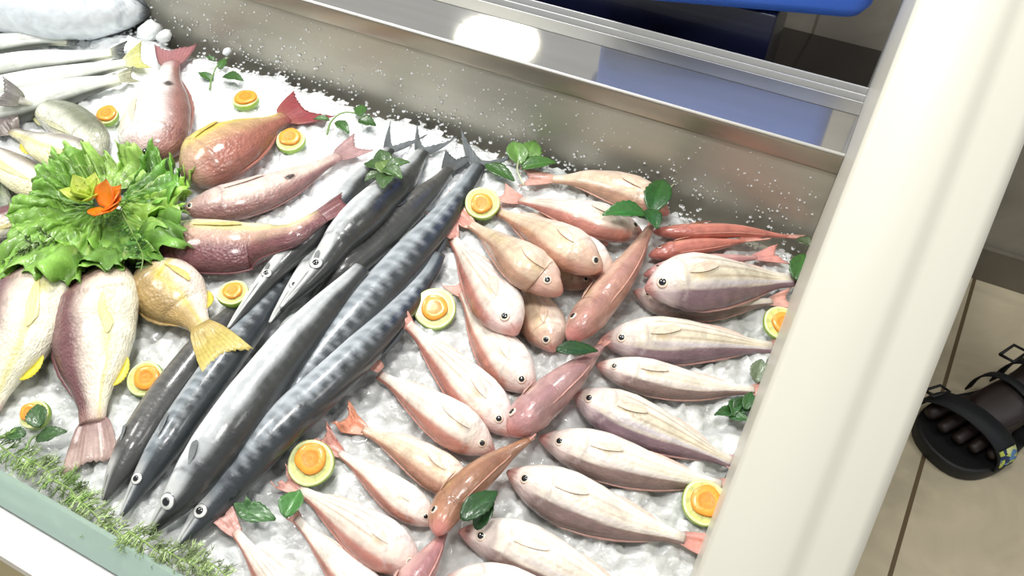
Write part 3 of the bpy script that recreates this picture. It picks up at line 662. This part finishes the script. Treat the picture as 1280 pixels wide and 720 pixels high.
lettuce('curly lettuce leaf reaching over the brown snapper at the frame side', (130,262), (34,296), .9, LG, .009, 1.0)
lettuce('dark curly lettuce leaf hanging toward the pale tan snapper', (140,262), (158,326), .62, (104,148,60), .009, 3.1)
lettuce('curly lettuce leaf spreading down onto the large purple-brown snapper', (128,262), (92,336), .85, (130,176,74), .009, 2.3)
lettuce('narrow lettuce leaf lying against the white yellow-finned snapper', (118,258), (62,226), .8, (116,162,66), .009, 7.4)
lettuce('green lettuce leaf pointing up beside the orange-brown snapper', (150,255), (214,200), .75, (100,150,58), .010, 5.5)
lettuce('bright curly lettuce leaf under the noses of the pale mauve snappers', (150,258), (222,256), .7, (146,188,78), .010, 4.2, 9)
lettuce('light lettuce leaf standing toward the black-spotted white snapper', (136,252), (138,196), .9, (150,188,92), .010, 6.1)

def dill(label, pts, n=60, ln=12, col=(86,128,50), up=.004, spread=1.0):
    P = [place(x, y, .003, up) for x, y in pts]; C, L = catmull(P, 30); sc = mpp(*pts[0])
    b = P[0]; root = empty('dill_sprig', b, label, 'dill sprig', 'feathery dill sprigs')
    mb = MB(); mb.tube(C, list(np.linspace(.0009, .0005, 30)), 5, s2l((130,156,84))); mb.build('stem', MT['dill'], root, b, True)
    mb = MB()
    for k in range(n):
        u = random.random(); i = min(28, int(u*29)); p = C[i]; t = C[i+1]-C[i]; t /= np.linalg.norm(t)+1e-9
        side = np.array([-t[1], t[0], 0])*random.choice((-1, 1)); d = t*random.uniform(.2, .9)+side*random.uniform(.5, 1.1)*spread+np.array([0, 0, random.uniform(-.1, .8)]); d /= np.linalg.norm(d)
        l = ln*sc*random.uniform(.5, 1.1)*(1.1-.6*u); q = p+d*l*.5; e = p+d*l+np.array([0, 0, -.15*l])
        cl = s2l(np.clip(np.array(col)*random.uniform(.65, 1.35), 0, 255)); mb.tube([p, q, e], [.00045, .0004, .0002], 4, cl, False)
        for _ in range(7):
            w = random.uniform(.25, 1); a0 = p+(e-p)*w; dd = d+np.array([random.uniform(-1, 1), random.uniform(-1, 1), random.uniform(-.5, .8)])*.9; dd /= np.linalg.norm(dd)
            mb.tube([a0, a0+dd*l*random.uniform(.25, .5)], [.00035, .00018], 3, cl*random.uniform(.7, 1.2), False)
    mb.build('fronds', MT['dill'], root, b, True)['kind'] = 'stuff'
dill('dill sprig draped over the lettuce beside the curved mauve snapper', [(150,262),(165,290),(178,318),(176,340)], 60, 20, (84,130,60), .016)
dill('dill sprig lying on the dark olive snapper beside the lettuce', [(70,300),(45,305),(20,318),(-5,335)], 55, 20, (84,104,60), .006)
dill('short dill sprig on the lettuce by the white yellow-finned snapper', [(120,232),(108,218),(98,206)], 30, 16, (112,150,60), .012)
GDIL = [(150,172,110),(126,156,86),(170,190,134)]
GARL = [((-12,548),(20,572),(40,590),'at its end under the mint sprig'), ((28,570),(58,588),(84,612),'below the mint sprig in the garland'), ((60,598),(88,612),(106,640),'by a snapper tail'),
        ((88,618),(116,640),(134,664),'at the dark barracuda'), ((122,650),(150,668),(172,690),'at a blue-grey barracuda snout'), ((160,664),(190,684),(215,706),'below the whitish barracuda snout'), ((200,684),(228,700),(262,716),'below the barred barracuda snout'), ((225,700),(262,704),(285,722),'by the rosy bream tail')]
for a, b, c, w in GARL:
    dill('dill sprig of the garland along the glass, '+w, [a, b, c], 58, 24, random.choice(GDIL), .008, 1.4)

# carved lime flower and carrot flower in the lettuce
def petal(L, w, th, cup, col_in, col_edge, n=12, m=7):
    V = []; cc = []
    for i in range(n):
        u = i/(n-1); half = w*.5*math.sin(PI*min(.98, .12+.86*u))**.7*(1 if u < .6 else (1-((u-.6)/.4)**2*.96))
        for j in range(m):
            v = -1+2*j/(m-1); V.append((u*L, v*half, cup*L*u*u+.25*abs(v)**2*half)); cc.append(lerp(s2l(col_in), s2l(col_edge), min(1, .2*u+.8*v*v)))
    F = [(a*m+b, a*m+b+1, (a+1)*m+b+1, (a+1)*m+b) for a in range(n-1) for b in range(m-1)]
    return np.array(V), F, np.array(cc)
def flower(name, label, px, py, petals, mat, cat, up):
    p = place(px, py, .008, up); root = empty(name, p, label, cat); sc = mpp(px, py, p[2]-BZ)
    for (Lp, wp, yaw, pitch, cup, ci, ce, dz) in petals:
        V, F, cc = petal(Lp*sc, wp*sc, .001, cup, ci, ce)
        M = Matrix.Rotation(yaw, 3, 'Z') @ Matrix.Rotation(-pitch, 3, 'Y')
        W = np.array([M @ Vector(v) for v in V])+p+np.array([0, 0, dz*sc])
        o = mesh_obj('petal', W, F, mat, root, p, cc); m = o.modifiers.new('thick', 'SOLIDIFY'); m.thickness = .0016
YG, YE, OG, OE = (206,214,112), (176,198,70), (238,140,30), (226,112,18)
flower('lime_flower', 'yellow-green carved lime flower in the middle of the lettuce', 112, 250, [(36,24,A26+k*2*PI/6+.3,.45 if k % 2 else .75,.25,YG,YE,0) for k in range(6)]+[(24,17,A26+k*2*PI/4,1.05,.15,(222,226,140),YE,2) for k in range(4)], MT['veg'], 'carved lime', .020)
flower('carrot_flower', 'orange carrot slices fanned out against the lime flower', 133, 261, [(36,30,A26+a,b,.2,OG,OE,z) for a, b, z in ((.75,.5,0),(.25,.55,2),(-.3,.4,1),(-.9,.3,0),(-1.5,.28,0),(1.2,.85,3))], MT['veg'], 'carved carrot', .022)

# ================================================================== ICE
XL, XR, YF, YB = -1.36, .0168, .088, .680
def edge_y(x):
    return .668+.016*mnoise.noise(Vector((x*14, 3.1, 0)))+.009*mnoise.noise(Vector((x*47, 7.7, 0)))-.010*sst(-.25, -.02, x)
def build_ice():
    st = .0034; nx = int((XR-XL)/st)+2; ny = int((.69-YF)/st)+1
    V = np.zeros((nx*ny, 3)); cc = np.zeros((nx*ny, 3)); keep = np.ones(nx*ny, bool)
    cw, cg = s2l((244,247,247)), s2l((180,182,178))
    for i in range(nx):
        x = XL+i*st; ey = edge_y(x)
        for j in range(ny):
            y = YF+j*st; k = i*ny+j
            n1 = mnoise.noise(Vector((x*13, y*13, 1.0))); n2 = mnoise.noise(Vector((x*45, y*45, 2.0))); n3 = mnoise.cell(Vector((x*150+n2, y*150+n2, 5.0))); n4 = mnoise.noise(Vector((x*140, y*140, 3.0)))
            h = -.004+.006*n1+.005*n2+.0032*(n3-.5)+.003*n4
            e = float(sst(ey, ey-.035, y)); h = h*(.5+.5*e)-.013*(1-e)
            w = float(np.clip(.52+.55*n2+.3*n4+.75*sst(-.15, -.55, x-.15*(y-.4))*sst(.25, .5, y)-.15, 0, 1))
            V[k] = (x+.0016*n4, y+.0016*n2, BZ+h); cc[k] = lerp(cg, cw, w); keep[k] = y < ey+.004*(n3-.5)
    F = [(i*ny+j, (i+1)*ny+j, (i+1)*ny+j+1, i*ny+j+1) for i in range(nx-1) for j in range(ny-1) if keep[i*ny+j] and keep[(i+1)*ny+j+1]]
    m, N, L, P = mat_new('crushed_ice'); a = N.new('ShaderNodeAttribute'); a.attribute_name = 'col'; L.new(a.outputs['Color'], P.inputs['Base Color'])
    P.inputs['Roughness'].default_value = .28; P.inputs['Coat Weight'].default_value = .3
    P.inputs['Subsurface Weight'].default_value = .25; P.inputs['Subsurface Radius'].default_value = (.012, .014, .015); P.inputs['Subsurface Scale'].default_value = .6
    tc = N.new('ShaderNodeTexCoord'); vo = N.new('ShaderNodeTexVoronoi'); vo.inputs['Scale'].default_value = 170; L.new(tc.outputs['Object'], vo.inputs['Vector'])
    nn = noise_node(N, L, 420, 4, tc.outputs['Object']); ad = N.new('ShaderNodeMath'); L.new(vo.outputs['Distance'], ad.inputs[0]); L.new(nn.outputs['Fac'], ad.inputs[1])
    b = N.new('ShaderNodeBump'); b.inputs['Strength'].default_value = .3; b.inputs['Distance'].default_value = .002; L.new(ad.outputs[0], b.inputs['Height']); L.new(b.outputs['Normal'], P.inputs['Normal'])
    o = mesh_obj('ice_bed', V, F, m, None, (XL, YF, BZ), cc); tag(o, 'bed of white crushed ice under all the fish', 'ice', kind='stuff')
    return m
MT['ice'] = build_ice()
def lump(c, r, seed, sq=(1, 1, .7)):
    V = []; F = []; nr, na = 7, 10
    for i in range(nr):
        th = PI*(i+.001)/(nr-1)
        for k in range(na):
            p = 2*PI*k/na; d = np.array([math.sin(th)*math.cos(p), math.sin(th)*math.sin(p), math.cos(th)])
            q = r*(1+.28*mnoise.noise(Vector(d*1.7)+Vector((seed, 0, 0)))); V.append(np.array(c)+d*q*np.array(sq))
    for i in range(nr-1):
        for k in range(na): F.append((i*na+k, (i+1)*na+k, (i+1)*na+(k+1) % na, i*na+(k+1) % na))
    return V, F
for px, py, r, w in [(187,38,.016,'beside the tuna snout'), (205,45,.010,'between the tuna snout and the mauve tail fin'), (272,44,.008,'alone against the steel behind the tiny mint sprig'), (284,64,.006,'small, at the ice edge behind the tiny mint sprig')]:
    p = at(px, py, .004); V, F = lump(p, r, px, (.8, 1.2, .75))
    tag(mesh_obj('ice_chunk', V, F, MT['ice'], None, p, np.repeat(s2l((236,240,240))[None], len(V), 0)), 'clear rounded ice chunk '+w, 'ice chunk', 'larger ice chunks at the back')
# crumbs on the wet steel behind the ice
mb = MB()
for k in range(1500):
    x = random.uniform(-1.15, .01); t = random.random()**1.6; z = -.012+.085*t
    y = .6815+.008*sst(-.03, .07, z)-.001; r = random.choice((.0006, .0008, .001, .0014, .0019))*random.uniform(.8, 1.25)*(1-.35*t)
    if mnoise.noise(Vector((x*20, z*30, 9))) < -.05 and random.random() < .7: continue
    mb.add([(x+r, y, BZ+z), (x-r, y, BZ+z), (x, y-r*1.2, BZ+z), (x, y+r*.2, BZ+z+r), (x, y+r*.2, BZ+z-r), (x, y-r*.6, BZ+z+r*.8)], [(0, 2, 5), (1, 5, 2), (0, 4, 2), (1, 2, 4), (0, 5, 3), (1, 3, 5), (0, 3, 4), (1, 4, 3)], s2l((240,243,243)))
for k in range(800):
    x = random.uniform(XL, .01); y = edge_y(x)+random.uniform(-.03, .006); r = random.uniform(.0009, .0024); z = BZ+random.uniform(-.022, -.004)-.2*max(0, y-edge_y(x))
    V, F = lump((x, min(y, .679), z), r, k); V = np.array(V)
    mb.add(V[10:60], [f for f in [(i*10+q, (i+1)*10+q, (i+1)*10+(q+1) % 10, i*10+(q+1) % 10) for i in range(4) for q in range(10)]], s2l((240,243,243)))
o = mb.build('ice_crumbs', MT['ice'], None, (-.5, .68, BZ)); tag(o, 'scattered ice crumbs on the wet steel behind the ice', 'ice', kind='stuff')

# ================================================================== COUNTER
MT['steel'] = solid('brushed_steel', (158,150,136), .34, .85, .05, 8, .02, stretch=(.35, 6, 6))
MT['wetsteel'] = solid('wet_dull_steel', (178,175,162), .42, .6, .05, 9, .02, stretch=(.35, 2, 6))
MT['polish'] = solid('polished_steel', (186,184,176), .065, .8, .05, 18, .01, stretch=(.4, 4, 4))
MT['rail'] = solid('bright_aluminium', (244,244,240), .3, .25, .03, 10)
MT['strip'] = solid('satin_aluminium', (190,188,176), .38, .8, .05, 20)
MT['rubber'] = solid('dark_channel', (20,22,24), .45, 0, .1)
MT['white'] = solid('white_painted_metal', (208,205,190), .45, 0, .02, 5, coat=.15)
MT['ledgew'] = solid('white_ledge', (246,246,240), .4, 0, .02, 5)
MT['beige'] = solid('beige_front_board', (196,184,140), .5, 0, .05, 8)
H = lambda h: BZ+h
ctr = empty('display_counter', (-.65, .4, 0), 'open fish display counter in steel with a white sloping end post', 'display counter')
CO = np.array(ctr.location)
def part(name, mb, mat, parent=ctr, smooth=False):
    return mb.build(name, mat, parent, CO, smooth)
def sweep(prof, x0=XL-.04, x1=.0165):
    m = MB(); n = len(prof)
    m.add([(x, y, H(z)) for x in (x0, x1) for y, z in prof], [(i, i+1, n+i+1, n+i) for i in range(n-1)]); return m
mb = MB(); mb.box(XL-.04, .0165, .06, .690, H(-.05), H(-.036)); part('tray_base', mb, MT['wetsteel'])
mb = sweep([(.681, -.04), (.6825, -.02), (.686, .03), (.690, .074)]); part('back_panel', mb, MT['wetsteel'], smooth=True)
mb = sweep([(.690, .074), (.6875, .0755), (.687, .078), (.686, .096), (.6865, .099), (.688, .1)]); part('ledge_lip', mb, MT['steel'], smooth=True)
mb = MB(); mb.tube([(XL, .6870, H(.1)), (.0165, .6870, H(.1))], .0016, 8); part('edge_highlight_trim', mb, MT['rail'], smooth=True)  # highlight of the rolled ledge edge, put into a pale tube
mb = sweep([(.688, .1003), (.757, .1003)]); part('service_ledge', mb, MT['polish'])
mb = MB(); mb.box(XL-.04, .0165, .757, .818, H(-.4), H(.091)); part('track_bed', mb, MT['rubber'])
mb = MB(); mb.box(XL-.04, .0165, .7595, .7835, H(.09), H(.0995)); part('track_strip', bev_src := mb, MT['strip'])
for y in (.7845, .7995, .8145):
    mb = MB(); mb.box(XL-.04, .0165, y, y+.0019, H(.09), H(.0985)); part('track_rail', mb, MT['rail'])
# front: white ledge, beige board, glass strip
mb = MB(); mb.box(XL-.04, .0165, .0555, .0865, H(-.03), H(-.002)); part('front_ledge', mb, MT['ledgew'])
mb = MB(); mb.box(XL-.04, .0165, .058, .0865, .0, H(-.0301)); part('front_board', mb, MT['beige'])
mb = MB(); mb.tube([(XL, .0865, H(.0005)), (.0165, .0865, H(.0005))], .0032, 8); part('glass_channel', mb, MT['rubber'], smooth=True)
def on_slope(px, py, y0=.0868, m=.89):
    d = ray(px, py); t = (m*y0*-1-CAMH)/(d[2]-m*d[1]); return CP+d*t
g0, g1 = on_slope(0, 577), on_slope(200, 713)
GT = float((g0[1]+g1[1])/2)
mg, N, L, P = mat_new('green_edge_glass'); P.inputs['Base Color'].default_value = (*s2l((206,232,216)), 1); P.inputs['Roughness'].default_value = .2; P.inputs['Transmission Weight'].default_value = .45; P.inputs['IOR'].default_value = 1.3
tc = N.new('ShaderNodeTexCoord'); nn = noise_node(N, L, 30, 3, tc.outputs['Object']); bb = N.new('ShaderNodeBump'); bb.inputs['Strength'].default_value = .08; L.new(nn.outputs['Fac'], bb.inputs['Height']); L.new(bb.outputs['Normal'], P.inputs['Normal'])
MT['glass'] = mg
ex = [(.0868, 0), (GT, .89*(GT-.0868)), (GT-.004, .89*(GT-.0868)+.0045), (.0868-.004, .0045)]
mb = MB(); n = 4
mb.add([(x, y, H(z)) for x in (XL, .0160) for y, z in ex], [(i, (i+1) % 4, 4+(i+1) % 4, 4+i) for i in range(4)]+[(3, 2, 1, 0), (4, 5, 6, 7)]); part('front_glass', mb, MT['glass'])
# sloping end post with its side panel
X0, X1 = .0168, .100
def slope(Y): return .12+.89*(Y-.25)
cs = [(X0, -.010), (X0+.0015, -.002), (X0+.004, 0), (.060, 0), (.065, -.0012), (.069, -.0045), (.0745, -.0065), (.092, -.0065), (.097, -.009), (X1, -.016)]
mb = MB(); ys = (.03, .92); n = len(cs)
V = [(x, y, H(slope(y)+dz)) for y in ys for x, dz in cs]
F = [(i, i+1, n+i+1, n+i) for i in range(n-1)]
mb.add(V, F); part('end_post', mb, MT['white'], smooth=True)
mb = MB(); V = []
for x in (X0, X1): V += [(x, .03, 0.0), (x, .92, 0.0), (x, .92, H(slope(.92)-(.010 if x == X0 else .016))), (x, .03, H(slope(.03)-(.010 if x == X0 else .016)))]
mb.add(V, [(0, 1, 2, 3), (7, 6, 5, 4), (0, 3, 7, 4), (1, 5, 6, 2)]); part('side_panel', mb, MT['white'])

# ================================================================== ROOM
MT['navy'] = solid('navy_painted_metal', (20,24,48), .28, 0, .1, 6, coat=.4)
MT['black'] = solid('black_glossy_top', (26,22,20), .16, 0, .15, 4, coat=.3)
MT['blue'] = solid('blue_plastic', (84,136,255), .38, 0, .04, 9)
def tile_mat(name, rgb, grout, bw, mortar, rough):
    m, N, L, P = mat_new(name); tc = N.new('ShaderNodeTexCoord'); br = N.new('ShaderNodeTexBrick'); br.offset = 0; br.inputs['Scale'].default_value = 1
    br.inputs['Brick Width'].default_value = bw; br.inputs['Row Height'].default_value = bw; br.inputs['Mortar Size'].default_value = mortar; br.inputs['Mortar Smooth'].default_value = .1
    L.new(tc.outputs['UV'] if False else tc.outputs['Object'], br.inputs['Vector'])
    n = noise_node(N, L, 9, 6, tc.outputs['Object'], 1.2); r = N.new('ShaderNodeValToRGB'); c = s2l(rgb)
    r.color_ramp.elements[0].position = .35; r.color_ramp.elements[1].position = .65; r.color_ramp.elements[0].color = (*(c*.84), 1); r.color_ramp.elements[1].color = (*(c*1.08), 1)
    L.new(n.outputs['Fac'], r.inputs['Fac']); L.new(r.outputs['Color'], br.inputs['Color1']); L.new(r.outputs['Color'], br.inputs['Color2']); br.inputs['Mortar'].default_value = (*s2l(grout), 1)
    L.new(br.outputs['Color'], P.inputs['Base Color']); P.inputs['Roughness'].default_value = rough
    return m
T0 = at(1176, 497, -BZ); T1 = at(1225, 350, -BZ); T2 = at(1105, 720, -BZ)
frot = math.atan2((T1-T2)[1], (T1-T2)[0])-PI/2
S = 3.0
fl = mesh_obj('floor', [(-S, -S, 0), (S, -S, 0), (S, S, 0), (-S, S, 0)], [(0, 1, 2, 3)], tile_mat('beige_floor_tile', (206,194,166), (104,88,62), .46, .0032, .35), smooth=False)
fl.location = (T0[0], T0[1], 0); fl.rotation_euler = (0, 0, frot*.75); struct(fl)
WY = float(at(1250, 353, -BZ)[1])
wl = mesh_obj('wall_back', [(-.33, 0, 0), (1.6, 0, 0), (1.6, 1.5, 0), (-.33, 1.5, 0), (-.33, 0, -.1), (1.6, 0, -.1), (1.6, 1.5, -.1), (-.33, 1.5, -.1)], [(0, 1, 2, 3), (7, 6, 5, 4), (0, 3, 7, 4), (3, 2, 6, 7), (1, 5, 6, 2)], tile_mat('grey_wall_tile', (156,150,136), (120,112,98), .33, .0025, .3), smooth=False)
wl.rotation_euler = (PI/2, 0, 0); wl.location = (aty(1021, 25, WY)[0]-.33*0, WY, 0); 
for v in wl.data.vertices: v.co.x += -float(wl.location.x)
bb = mesh_obj('baseboard_back', *box_vf(-.33, 1.6, WY-.012, WY-.001, 0, .07), solid('grey_skirting', (112,106,94), .4), smooth=False); struct(wl); struct(bb)
hb = float(aty(1040, 42, WY)[2])
bw = empty('black_worktop', (-.5, 1.05, 0), 'low black glossy worktop behind the counter, against the tiled wall', 'worktop')
mb = MB(); mb.box(-1.3, .098, .95, WY-.013, hb-.03, hb); bev(mb.build('top', MT['black'], bw, np.array(bw.location)), .003)
mb = MB(); mb.box(-1.28, .09, .965, WY-.013, 0, hb-.0301); mb.build('cabinet_body', MT['rubber'], bw, np.array(bw.location))
nv = empty('navy_cabinet', (-.6, .88, 0), 'dark navy cabinet standing behind the sliding door tracks', 'cabinet')
mb = MB(); mb.box(-1.25, -.098, .845, .94, .03, H(.136)); bev(mb.build('body', MT['navy'], nv, np.array(nv.location)), .003)
mb = MB(); mb.box(-1.24, -.108, .853, .94, 0, .0299); mb.build('plinth', MT['rubber'], nv, np.array(nv.location))
# blue crate on the navy cabinet
c1 = at(1094, 17, .15); cyaw = math.radians(18)
cr = empty('blue_crate', (c1[0], c1[1], H(.1363)), 'bright blue plastic crate resting on the navy cabinet', 'crate')
def rrect(w, d, r, n=6):
    P = []
    for cx, cy, a0 in ((w/2-r, d/2-r, 0), (-w/2+r, d/2-r, PI/2), (-w/2+r, -d/2+r, PI), (w/2-r, -d/2+r, 1.5*PI)):
        for k in range(n+1): P.append((cx+r*math.cos(a0+PI/2*k/n), cy+r*math.sin(a0+PI/2*k/n)))
    return P
def crate():
    W, D, Hh = .285, .22, .17; rings = [(W-.03, D-.03, .02, 0), (W-.012, D-.012, .024, .004), (W, D, .026, .016), (W+.006, D+.006, .028, Hh), (W-.002, D-.002, .026, Hh), (W-.010, D-.010, .022, .018), (W-.03, D-.03, .02, .008)]
    V = []; n = 28
    for w, d, r, z in rings: V += [(x-W/2, y+D/2, z) for x, y in rrect(w, d, r)]
    F = [(i*n+k, i*n+(k+1) % n, (i+1)*n+(k+1) % n, (i+1)*n+k) for i in range(len(rings)-1) for k in range(n)]+[tuple(range(n))[::-1], tuple((len(rings)-1)*n+k for k in range(n))]
    mesh_obj('tub', V, F, MT['blue'], cr, np.zeros(3))
    V = []
    for w, d, r, z in [(W+.006, D+.006, .028, Hh-.016), (W+.024, D+.024, .034, Hh-.014), (W+.024, D+.024, .034, Hh+.002), (W-.002, D-.002, .026, Hh+.002)]: V += [(x-W/2, y+D/2, z) for x, y in rrect(w, d, r)]
    mesh_obj('rim', V, [(i*n+k, i*n+(k+1) % n, (i+1)*n+(k+1) % n, (i+1)*n+k) for i in range(3) for k in range(n)], MT['blue'], cr, np.zeros(3))
    cr.rotation_euler = (0, 0, cyaw)
crate()

# ------------------------------------------------------------------ person: foot in a sandal, leg going up out of the frame
import bmesh
MT['skin'] = solid('shaded_brown_skin', (34,22,18), .5, 0, .12, 60, .1)  # brown skin, with the shade on the foot darkened into its colour
MT['sandal'] = solid('black_sandal_rubber', (17,17,18), .55, 0, .15, 120, .2)
MT['strap'] = solid('black_webbing', (16,19,23), .7, 0, .2, 300, .3)
toe = at(1155, 572, -BZ); hee = at(1345, 478, -BZ)
fd = (hee-toe)[:2]; fd /= np.linalg.norm(fd); fyaw = math.atan2(fd[1], fd[0]); FL = .262
pe = empty('person', (toe[0]+fd[0]*.2, toe[1]+fd[1]*.2, 0), 'person standing on the tiles beside the counter, foot in a black strappy sandal', 'person')
PO = np.array(pe.location)
wsc = -1.22
def floc(x, y, z): # x from toe to heel, y sideways
    return np.array([toe[0]+fd[0]*x-fd[1]*y*wsc, toe[1]+fd[1]*x+fd[0]*y*wsc, z])
def skin_foot():
    bm = bmesh.new(); sl = bm.verts.layers.skin.verify()
    def v(x, y, z, rx, ry=None, root=False):
        q = bm.verts.new(Vector(floc(x, y, z)-PO)); q[sl].radius = (rx, ry or rx); q[sl].use_root = root; return q
    ank = v(.215, 0, .10, .036, .034, True); mid = v(.150, .0, .066, .036, .028); ball = v(.092, .0, .050, .042, .020)
    heel = v(.235, 0, .055, .034, .030); calf = v(.225, 0, .22, .038, .04); knee = v(.19, 0, .44, .055, .055); thigh = v(.22, 0, .80, .075, .075)
    for a, b in ((ank, mid), (mid, ball), (ank, heel), (ank, calf), (calf, knee), (knee, thigh)): bm.edges.new((a, b))
    for y, x0, ln, r in ((-.032, .07, .046, .0145), (-.012, .073, .048, .0115), (.006, .076, .045, .011), (.022, .08, .04, .0105), (.037, .086, .032, .0105)):
        a = v(x0, y, .046, r, r*.9); b = v(x0-ln*.55, y*1.05, .044, r*.95, r*.85); c = v(x0-ln, y*1.08, .037, r*.85, r*.75)
        bm.edges.new((ball, a)); bm.edges.new((a, b)); bm.edges.new((b, c))
    me = bpy.data.meshes.new('body'); bm.to_mesh(me); bm.free(); me.materials.append(MT['skin'])
    o = bpy.data.objects.new('body', me); COL.objects.link(o); o.parent = pe
    m = o.modifiers.new('skin', 'SKIN'); m.use_smooth_shade = True
    s = o.modifiers.new('sub', 'SUBSURF'); s.levels = 2; s.render_levels = 2
skin_foot()
OUT = [(0, 0), (.004, .022), (.018, .040), (.045, .051), (.085, .053), (.13, .044), (.18, .037), (.225, .037), (.252, .028), (.264, 0)]
C_, _ = catmull([(x, y) for x, y in OUT], 30); ol = list(C_)+[(x, -y*.94) for x, y in C_[-2:0:-1]]
n = len(ol); V = []
for z, g in ((.0, .97), (.004, 1.0), (.022, 1.0), (.026, .975), (.024, .9)): V += [floc(.13+(x-.13)*(1-(1-g)*.5), y*g, z+(.012*max(0, (x-.15)/.1) if z > .01 else 0)) for x, y in ol]
F = [(i*n+k, i*n+(k+1) % n, (i+1)*n+(k+1) % n, (i+1)*n+k) for i in range(4) for k in range(n)]+[tuple(range(n))[::-1], tuple(4*n+k for k in range(n))]
so = mesh_obj('sandal', V, F, MT['sandal'], pe, PO); so['label'] = 'black sandal sole'
def strap(name, x, tilt, yw, zt, wd, mat, a0=0, a1=PI, up=1.0, lab=None):
    V = []; nn = 22
    for i in range(nn):
        a = a0+(a1-a0)*i/(nn-1); y = yw*math.cos(a); z = .024+(zt-.024)*max(0, math.sin(a))**.75
        for e in (-1, 1): V.append(floc(x+tilt*y/yw+e*wd/2, y, z))
        for e in (1, -1): V.append(floc(x+tilt*y/yw+e*wd/2, y*.96, z-.002))
    F = [(i*4+k, i*4+(k+1) % 4, (i+1)*4+(k+1) % 4, (i+1)*4+k) for i in range(nn-1) for k in range(4)]
    o = mesh_obj(name, V, F, mat, so, PO)
    if lab: o['label'] = lab
    return o
strap('toe_strap', .056, .016, .055, .080, .036, MT['strap'])
strap('ankle_strap', .178, -.01, .044, .112, .026, MT['strap'])
strap('instep_strap', .135, .0, .048, .098, .014, MT['strap'])
def buckle(x, y, z, w, l, ang):
    mb = MB(); ca_, sa_ = math.cos(ang), math.sin(ang)
    q = [floc(x+a*ca_-b*sa_*.6, y+a*sa_+b*ca_*.6, z+.006*c) for a, b, c in ((-w/2, -l/2, 0), (w/2, -l/2, 0), (w/2, l/2, 1), (-w/2, l/2, 1))]
    mb.tube(q+[q[0]], .0024, 6); o = mb.build('buckle', MT['sandal'], so, PO, True)
buckle(.042, -.046, .070, .028, .022, .1); buckle(.172, -.040, .098, .034, .028, -.1)
# woven tab with a yellow-green and blue pattern
mt_, N, L, P = mat_new('patterned_tab'); tc = N.new('ShaderNodeTexCoord'); vo = N.new('ShaderNodeTexVoronoi'); vo.inputs['Scale'].default_value = 130; L.new(tc.outputs['Object'], vo.inputs['Vector'])
sep = N.new('ShaderNodeSeparateColor'); L.new(vo.outputs['Color'], sep.inputs['Color']); r = N.new('ShaderNodeValToRGB'); r.color_ramp.interpolation = 'CONSTANT'; L.new(sep.outputs['Red'], r.inputs['Fac'])
e = r.color_ramp.elements; e[0].color = (*s2l((30,50,90)), 1); e[1].position = .35; e[1].color = (*s2l((190,205,90)), 1); q = e.new(.65); q.color = (*s2l((90,140,190)), 1); q = e.new(.8); q.color = (*s2l((214,220,150)), 1)
L.new(r.outputs['Color'], P.inputs['Base Color']); P.inputs['Roughness'].default_value = .6
o = strap('patterned_tab', .056, .016, .0562, .0815, .030, mt_, .12, .62, lab='yellow-green and blue patterned strap tab')

# ================================================================== LIGHT
lp = at(621, 53, .1); d = ray(621, 53)*np.array([1, 1, -1]); lpos = lp+d*(1.6/d[2]); 
lamp = empty('ceiling_lamp', lpos, 'round white ceiling lamp mirrored as an oval on the steel ledge', 'ceiling lamp')
me_, N, L, P = mat_new('lamp_glow'); P.inputs['Emission Color'].default_value = (1, 1, .98, 1); P.inputs['Emission Strength'].default_value = 12; MT['glow'] = me_
V = [(.195*math.cos(2*PI*k/48), .195*math.sin(2*PI*k/48), -.012) for k in range(48)]
mesh_obj('diffuser', V, [tuple(range(48))[::-1]], MT['glow'], lamp, np.zeros(3), smooth=False)
V, F = lathe([(.196, -.004), (.215, -.006), (.22, .0), (.22, .03), (.10, .04)], 48); mesh_obj('lamp_ring', V, F, MT['white'], lamp, np.zeros(3))
def area(x, y, h, size, power, tgt, col=(1, .985, .95)):
    l = bpy.data.lights.new('overhead_light', 'AREA'); l.shape = 'DISK'; l.size = size; l.energy = power; l.color = col
    o = bpy.data.objects.new('overhead_light', l); COL.objects.link(o); o.location = (x, y, BZ+h)
    o.rotation_euler = (Vector(tgt)-o.location).to_track_quat('-Z', 'Y').to_euler()
area(-.75, .95, 1.35, .30, 14, (-.5, .45, BZ))
area(-.15, .15, 1.5, .35, 13, (-.2, .4, BZ))
area(-1.3, .2, 1.4, .35, 9, (-.5, .4, BZ))
area(.95, .75, 1.5, .5, 5, (.35, .9, 0))  # fill light added over the aisle to brighten the floor
W = bpy.data.worlds.new('world'); SC.world = W; W.use_nodes = True
bg = W.node_tree.nodes['Background']; bg.inputs['Color'].default_value = (.93, .95, 1.0, 1); bg.inputs['Strength'].default_value = .5
SC.view_settings.view_transform = 'Standard'; SC.view_settings.look = 'None'; SC.view_settings.exposure = 0.0
SC.cycles.use_denoising = True; SC.cycles.max_bounces = 6; SC.cycles.caustics_reflective = False; SC.cycles.caustics_refractive = False
